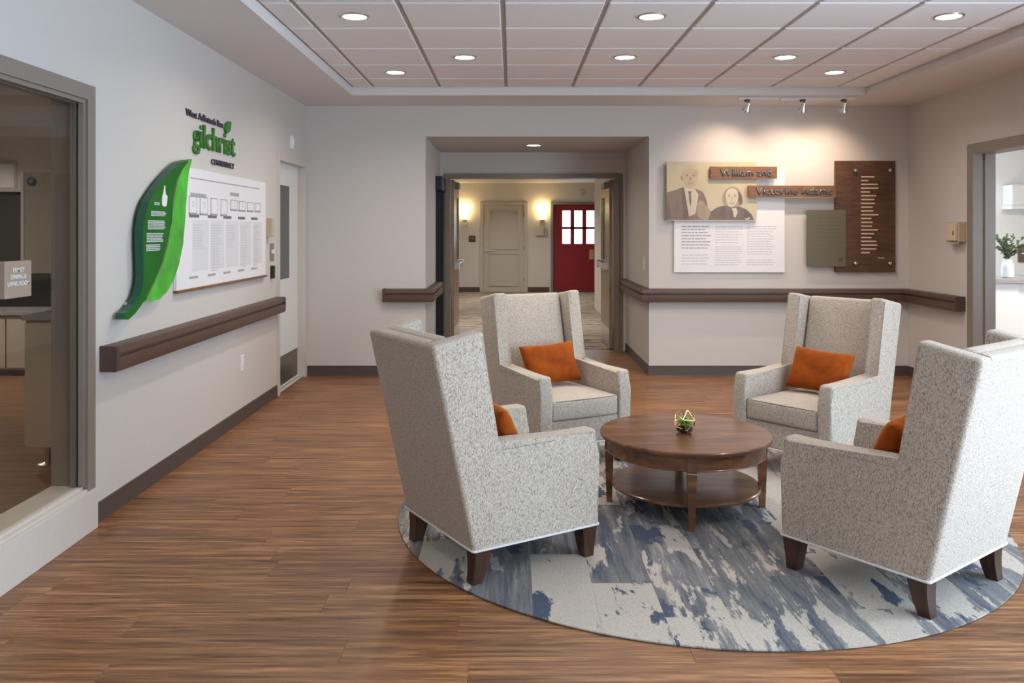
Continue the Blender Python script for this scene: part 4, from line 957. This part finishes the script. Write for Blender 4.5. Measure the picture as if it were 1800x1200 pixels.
# ------------------------------------------------------------------ armchairs
HW, SW = .335, .088
def make_chair():
    t = thing('wing_armchair', 'oatmeal tweed wing armchair', 'armchair', (0, 0, 0), group='wing armchairs around the coffee table')
    zb = .148
    prof = [(.315, zb), (.312, .46), (.300, .578), (-.232, .566), (-.283, 1.052), (-.525, 1.006), (-.335, zb)]
    for s in (-1, 1):
        yi, yo = s * (HW - SW), s * HW
        def pred(e, yi=yi):
            a, b = e.verts
            inner = abs(a.co.y - yi) < 1e-4 and abs(b.co.y - yi) < 1e-4
            if inner and (a.co.x < -.33 and b.co.x < -.33): return False
            if a.co.z < zb + .001 and b.co.z < zb + .001: return False
            return True
        finish('side_panel', prism(prof, yi, yo, fXZ, bev=.020, seg=4, pred=pred), FAB, t, local=True, smooth=45)
    bprof = [(-.335, zb), (-.525, 1.006), (-.458, 1.019), (-.300, .30), (-.225, .30), (-.225, zb)]
    def predb(e):
        a, b = e.verts
        return abs(a.co.y - b.co.y) > .1 and a.co.z > 1.0 and b.co.z > 1.0
    finish('back_panel', prism(bprof, -(HW - SW), HW - SW, fXZ, bev=.020, seg=4, pred=predb), FAB, t, local=True, smooth=45)
    # inner back cushion, leaning with the back
    bm = rbox((.038, HW - SW - .003, .330), .026, (.014, 0, .0), 3, 6)
    th = math.atan2(.19, .858)
    bm.transform(Matrix.Translation((-.368, 0, .702)) @ Matrix.Rotation(-th, 4, 'Y'))
    finish('back_cushion', bm, FAB, t, local=True, smooth=70)
    bm = rbox((.295, HW - SW - .003, .062), .018, (.006, 0, .018), 3, 6, (.010, 0, .362))
    sc_ = finish('seat_cushion', bm, FAB, t, local=True, smooth=70)
    for zz in (.417, .305):
        bm = bmesh.new(); xx, w = .300, HW - SW - .012
        tube(bm, [(-.15, -w, zz + .004), (xx - .02, -w, zz + .002), (xx - .002, -w + .015, zz), (xx + .002, 0, zz), (xx - .002, w - .015, zz), (xx - .02, w, zz + .002), (-.15, w, zz + .004)], .0038, 6); finish('piping', bm, SEAM, sc_, local=True, smooth=60)
    finish('front_rail', bxs((.25, .296, -(HW - SW), HW - SW, zb, .30), bev=.006), FAB, t, local=True)
    finish('seat_deck', bxs((-.22, .25, -(HW - SW), HW - SW, zb + .002, .298)), FAB, t, local=True)
    bm = bmesh.new()
    tube(bm, [(.312, -HW + .006, zb), (.312, HW - .006, zb), (.306, HW, zb), (-.328, HW, zb), (-.336, HW - .006, zb), (-.336, -HW + .006, zb), (-.328, -HW, zb), (.306, -HW, zb)], .005, 6, closed=True)
    finish('welt', bm, PIPE, t, local=True, smooth=60)
    for s in (-1, 1):   # seam lines along arm top and wing edge
        bm = bmesh.new(); yy = s * (HW - .016)
        tube(bm, [(.300, s * HW * .997, .20), (.301, s * (HW - .003), .45), (.290, s * (HW - .002), .558), (-.20, s * (HW - .0015), .549)], .0022, 5); finish('arm_seam', bm, SEAM, t, local=True, smooth=60)
    def leg(cx, cy, dx):
        bm = bmesh.new(); R = []
        for k in range(6):
            q = k / 5; h = zb - .002 - q * (zb - .002 - .0); w = .040 - .016 * q
            ox = dx * q * q
            R.append([bm.verts.new((cx + ox + sx * w, cy + sy * w, h)) for sx, sy in ((-1, -1), (1, -1), (1, 1), (-1, 1))])
        for a, b in zip(R, R[1:]):
            for i in range(4): bm.faces.new((a[i], a[(i + 1) % 4], b[(i + 1) % 4], b[i]))
        bm.faces.new(R[0]); bm.faces.new(R[-1])
        finish('leg', bm, LEGW, t, local=True)
    for s in (-1, 1): leg(.268, s * .286, .006); leg(-.282, s * .286, -.022)
    return t
ch = make_chair()
spots = [((-.046, 3.91), 31.7, 'oatmeal wing armchair at front left, seen from behind'),
         ((.32, 5.50), 298.5, 'oatmeal wing armchair in front of the open double doors'),
         ((1.85, 5.24), 219.0, 'oatmeal wing armchair below the memorial display'),
         ((1.625, 3.618), 127.5, 'oatmeal wing armchair at front right, back to the viewer')]
for i, (p, a, lb) in enumerate(spots):
    if i == 0:
        ch.location = (*p, RZT); ch.rotation_euler = (0, 0, math.radians(a)); ch['label'] = lb
    else: dup(ch, (*p, RZT), math.radians(a), lb)

# ------------------------------------------------------------------ cushions
def pillow_bm(a=.205, b=.140, th=.060, n=22):
    bm = bmesh.new(); G = {}
    for s in (1, -1):
        for i in range(n + 1):
            for j in range(n + 1):
                u, v = -1 + 2 * i / n, -1 + 2 * j / n
                u = math.sin(u * PI / 2); v = math.sin(v * PI / 2)
                e = abs(u) > .9999 or abs(v) > .9999
                if e and s < 0: G[(s, i, j)] = G[(1, i, j)]; continue
                x = a * u * (1 - .07 * (1 - v * v)); z = b * v * (1 - .09 * (1 - u * u))
                t_ = th * max(0, (1 - u ** 4) * (1 - v ** 4)) ** .45
                t_ *= 1 + .06 * math.sin(5 * u + 3 * v) * (1 - u * u)
                G[(s, i, j)] = bm.verts.new((s * t_, x, z))
        for i in range(n):
            for j in range(n):
                q = [G[(s, i, j)], G[(s, i + 1, j)], G[(s, i + 1, j + 1)], G[(s, i, j + 1)]]
                if len(set(q)) == 4:
                    try: bm.faces.new(q)
                    except ValueError: pass
    return bm
pme = None
pil = [('burnt orange velvet cushion half hidden in the front left armchair', 0, 27, 6, -.03, -.085),
       ('burnt orange velvet cushion in the armchair by the double doors', 1, 26, 2, .0, -.125),
       ('burnt orange velvet cushion in the armchair below the display', 2, 26, -2, .0, -.125),
       ('burnt orange velvet cushion half hidden in the front right armchair', 3, 27, -4, .03, -.085)]
for lb, i, lean, roll, sh, fx in pil:
    (p, a, _) = spots[i]
    R = Matrix.Rotation(math.radians(a), 4, 'Z') @ Matrix.Translation((fx, sh, .580)) @ Matrix.Rotation(math.radians(-lean), 4, 'Y') @ Matrix.Rotation(math.radians(roll), 4, 'X')
    if pme is None:
        o = finish('throw_cushion', pillow_bm(), VEL, thing('tmp', 'x', 'x'), local=True, smooth=80)
        tm = o.parent; o.parent = None; bpy.data.objects.remove(tm); pme = o.data
    else:
        o = bpy.data.objects.new('throw_cushion', pme); COL.objects.link(o)
    o.matrix_world = Matrix.Translation((*p, RZT)) @ R
    tag(o, lb, 'cushion', 'orange velvet cushions')

# ------------------------------------------------------------------ coffee table and terrarium
TC = Vector((.93, 4.515)); TH = .398
t = thing('coffee_table', 'round dark walnut coffee table with lower shelf', 'table', (TC.x, TC.y, RZT))
bm = bmesh.new(); lathe(bm, [(.440, TH - .026), (.449, TH - .022), (.4535, TH - .012), (.4535, TH - .006), (.449, TH)], (TC.x, TC.y, 0), 96); finish('table_top', bm, WALNUT, t, smooth=35)
bm = bmesh.new(); lathe(bm, [(.398, TH - .0265), (.418, TH - .0265), (.418, TH - .092), (.421, TH - .096), (.416, TH - .100), (.398, TH - .100)], (TC.x, TC.y, 0), 96, caps=False); finish('apron', bm, WALNUT, t, smooth=35)
bm = bmesh.new(); lathe(bm, [(.386, .112), (.394, .118), (.394, .126), (.388, .131)], (TC.x, TC.y, 0), 80); finish('shelf', bm, WALNUT, t, smooth=35)
for k in range(4):
    a = math.radians(173 + 90 * k); c, s = math.cos(a), math.sin(a)
    bm = bmesh.new(); R = []
    for (h, w) in ((TH - .027, .0235), (TH - .108, .0235), (RZT, .0145)):
        r0 = .4025
        R.append([bm.verts.new((TC.x + c * (r0 + w * p) - s * w * q, TC.y + s * (r0 + w * p) + c * w * q, h)) for p, q in ((-1, -1), (1, -1), (1, 1), (-1, 1))])
    for A, B in zip(R, R[1:]):
        for i in range(4): bm.faces.new((A[i], A[(i + 1) % 4], B[(i + 1) % 4], B[i]))
    bm.faces.new(R[0]); bm.faces.new(R[-1]); lg = finish('leg', bm, WALNUT, t)
    bm = bmesh.new(); w0 = .0243; vv = [[bm.verts.new((TC.x + c * (.4025 + w0 * p) - s * w0 * q, TC.y + s * (.4025 + w0 * p) + c * w0 * q, h)) for p, q in ((-1, -1), (1, -1), (1, 1), (-1, 1))] for h in (TH - .106, TH - .111)]
    for i in range(4): bm.faces.new((vv[0][i], vv[0][(i + 1) % 4], vv[1][(i + 1) % 4], vv[1][i]))
    finish('metal_band', bm, STEEL, lg)
px, py = .925, 4.50
t = thing('terrarium', 'gold wire geometric terrarium of succulents on the coffee table', 'terrarium', (px, py, TH))
ib = bmesh.new(); bmesh.ops.create_icosphere(ib, subdivisions=1, radius=.064)
ib.transform(Matrix.Translation((px, py, TH + .058)) @ Matrix.Rotation(.5, 4, 'Z') @ Matrix.Rotation(.36, 4, 'X'))
zmin = min(v.co.z for v in ib.verts)
for v in ib.verts: v.co.z += TH + .003 - zmin
edges = [(e.verts[0].co.copy(), e.verts[1].co.copy()) for e in ib.edges]; ib.free()
for a, b in edges:
    bm = bmesh.new(); tube(bm, [a, b], .0026, 6); finish('wire', bm, BRASS, t)
bm = bmesh.new(); lathe(bm, [(.022, TH + .0035), (.040, TH + .008), (.044, TH + .024), (.030, TH + .030)], (px, py, 0), 18); finish('soil', bm, mat('dark_soil', (.03, .02, .012), .95, vary=.4), t, smooth=40)
r5 = random.Random(2)
for (dx, dy, hz, sc, m) in ((.010, -.012, .060, 1.0, SUCC), (-.018, .008, .068, .85, SUCC), (.018, .018, .072, .8, SUCC), (-.006, -.022, .042, .7, SUCD), (.0, .0, .085, .75, SUCC)):
    bm = bmesh.new()
    for ring, (n_, el, L) in enumerate(((8, .25, .040), (6, .7, .034), (4, 1.15, .024))):
        for k in range(n_):
            a = 2 * PI * k / n_ + ring * .4; d = Vector((math.cos(a) * math.cos(el), math.sin(a) * math.cos(el), math.sin(el))); sdv = Vector((-math.sin(a), math.cos(a), 0)); up = d.cross(sdv)
            L_ = L * sc; b0 = Vector((px + dx, py + dy, TH + hz - .018))
            q = [b0, b0 + d * L_ * .6 + sdv * L_ * .28, b0 + d * L_ * 1.0, b0 + d * L_ * .6 - sdv * L_ * .28, b0 + d * L_ * .6 - up * L_ * .12, b0 + d * L_ * .6 + up * L_ * .08]
            v = [bm.verts.new(x) for x in q]
            for f in ((0, 1, 4), (1, 2, 4), (2, 3, 4), (3, 0, 4), (1, 0, 5), (2, 1, 5), (3, 2, 5), (0, 3, 5)): bm.faces.new([v[i] for i in f])
    tube(bm, [(px + dx, py + dy, TH + .025), (px + dx, py + dy, TH + hz - .015)], .004, 6)
    finish('succulent', bm, m, t)
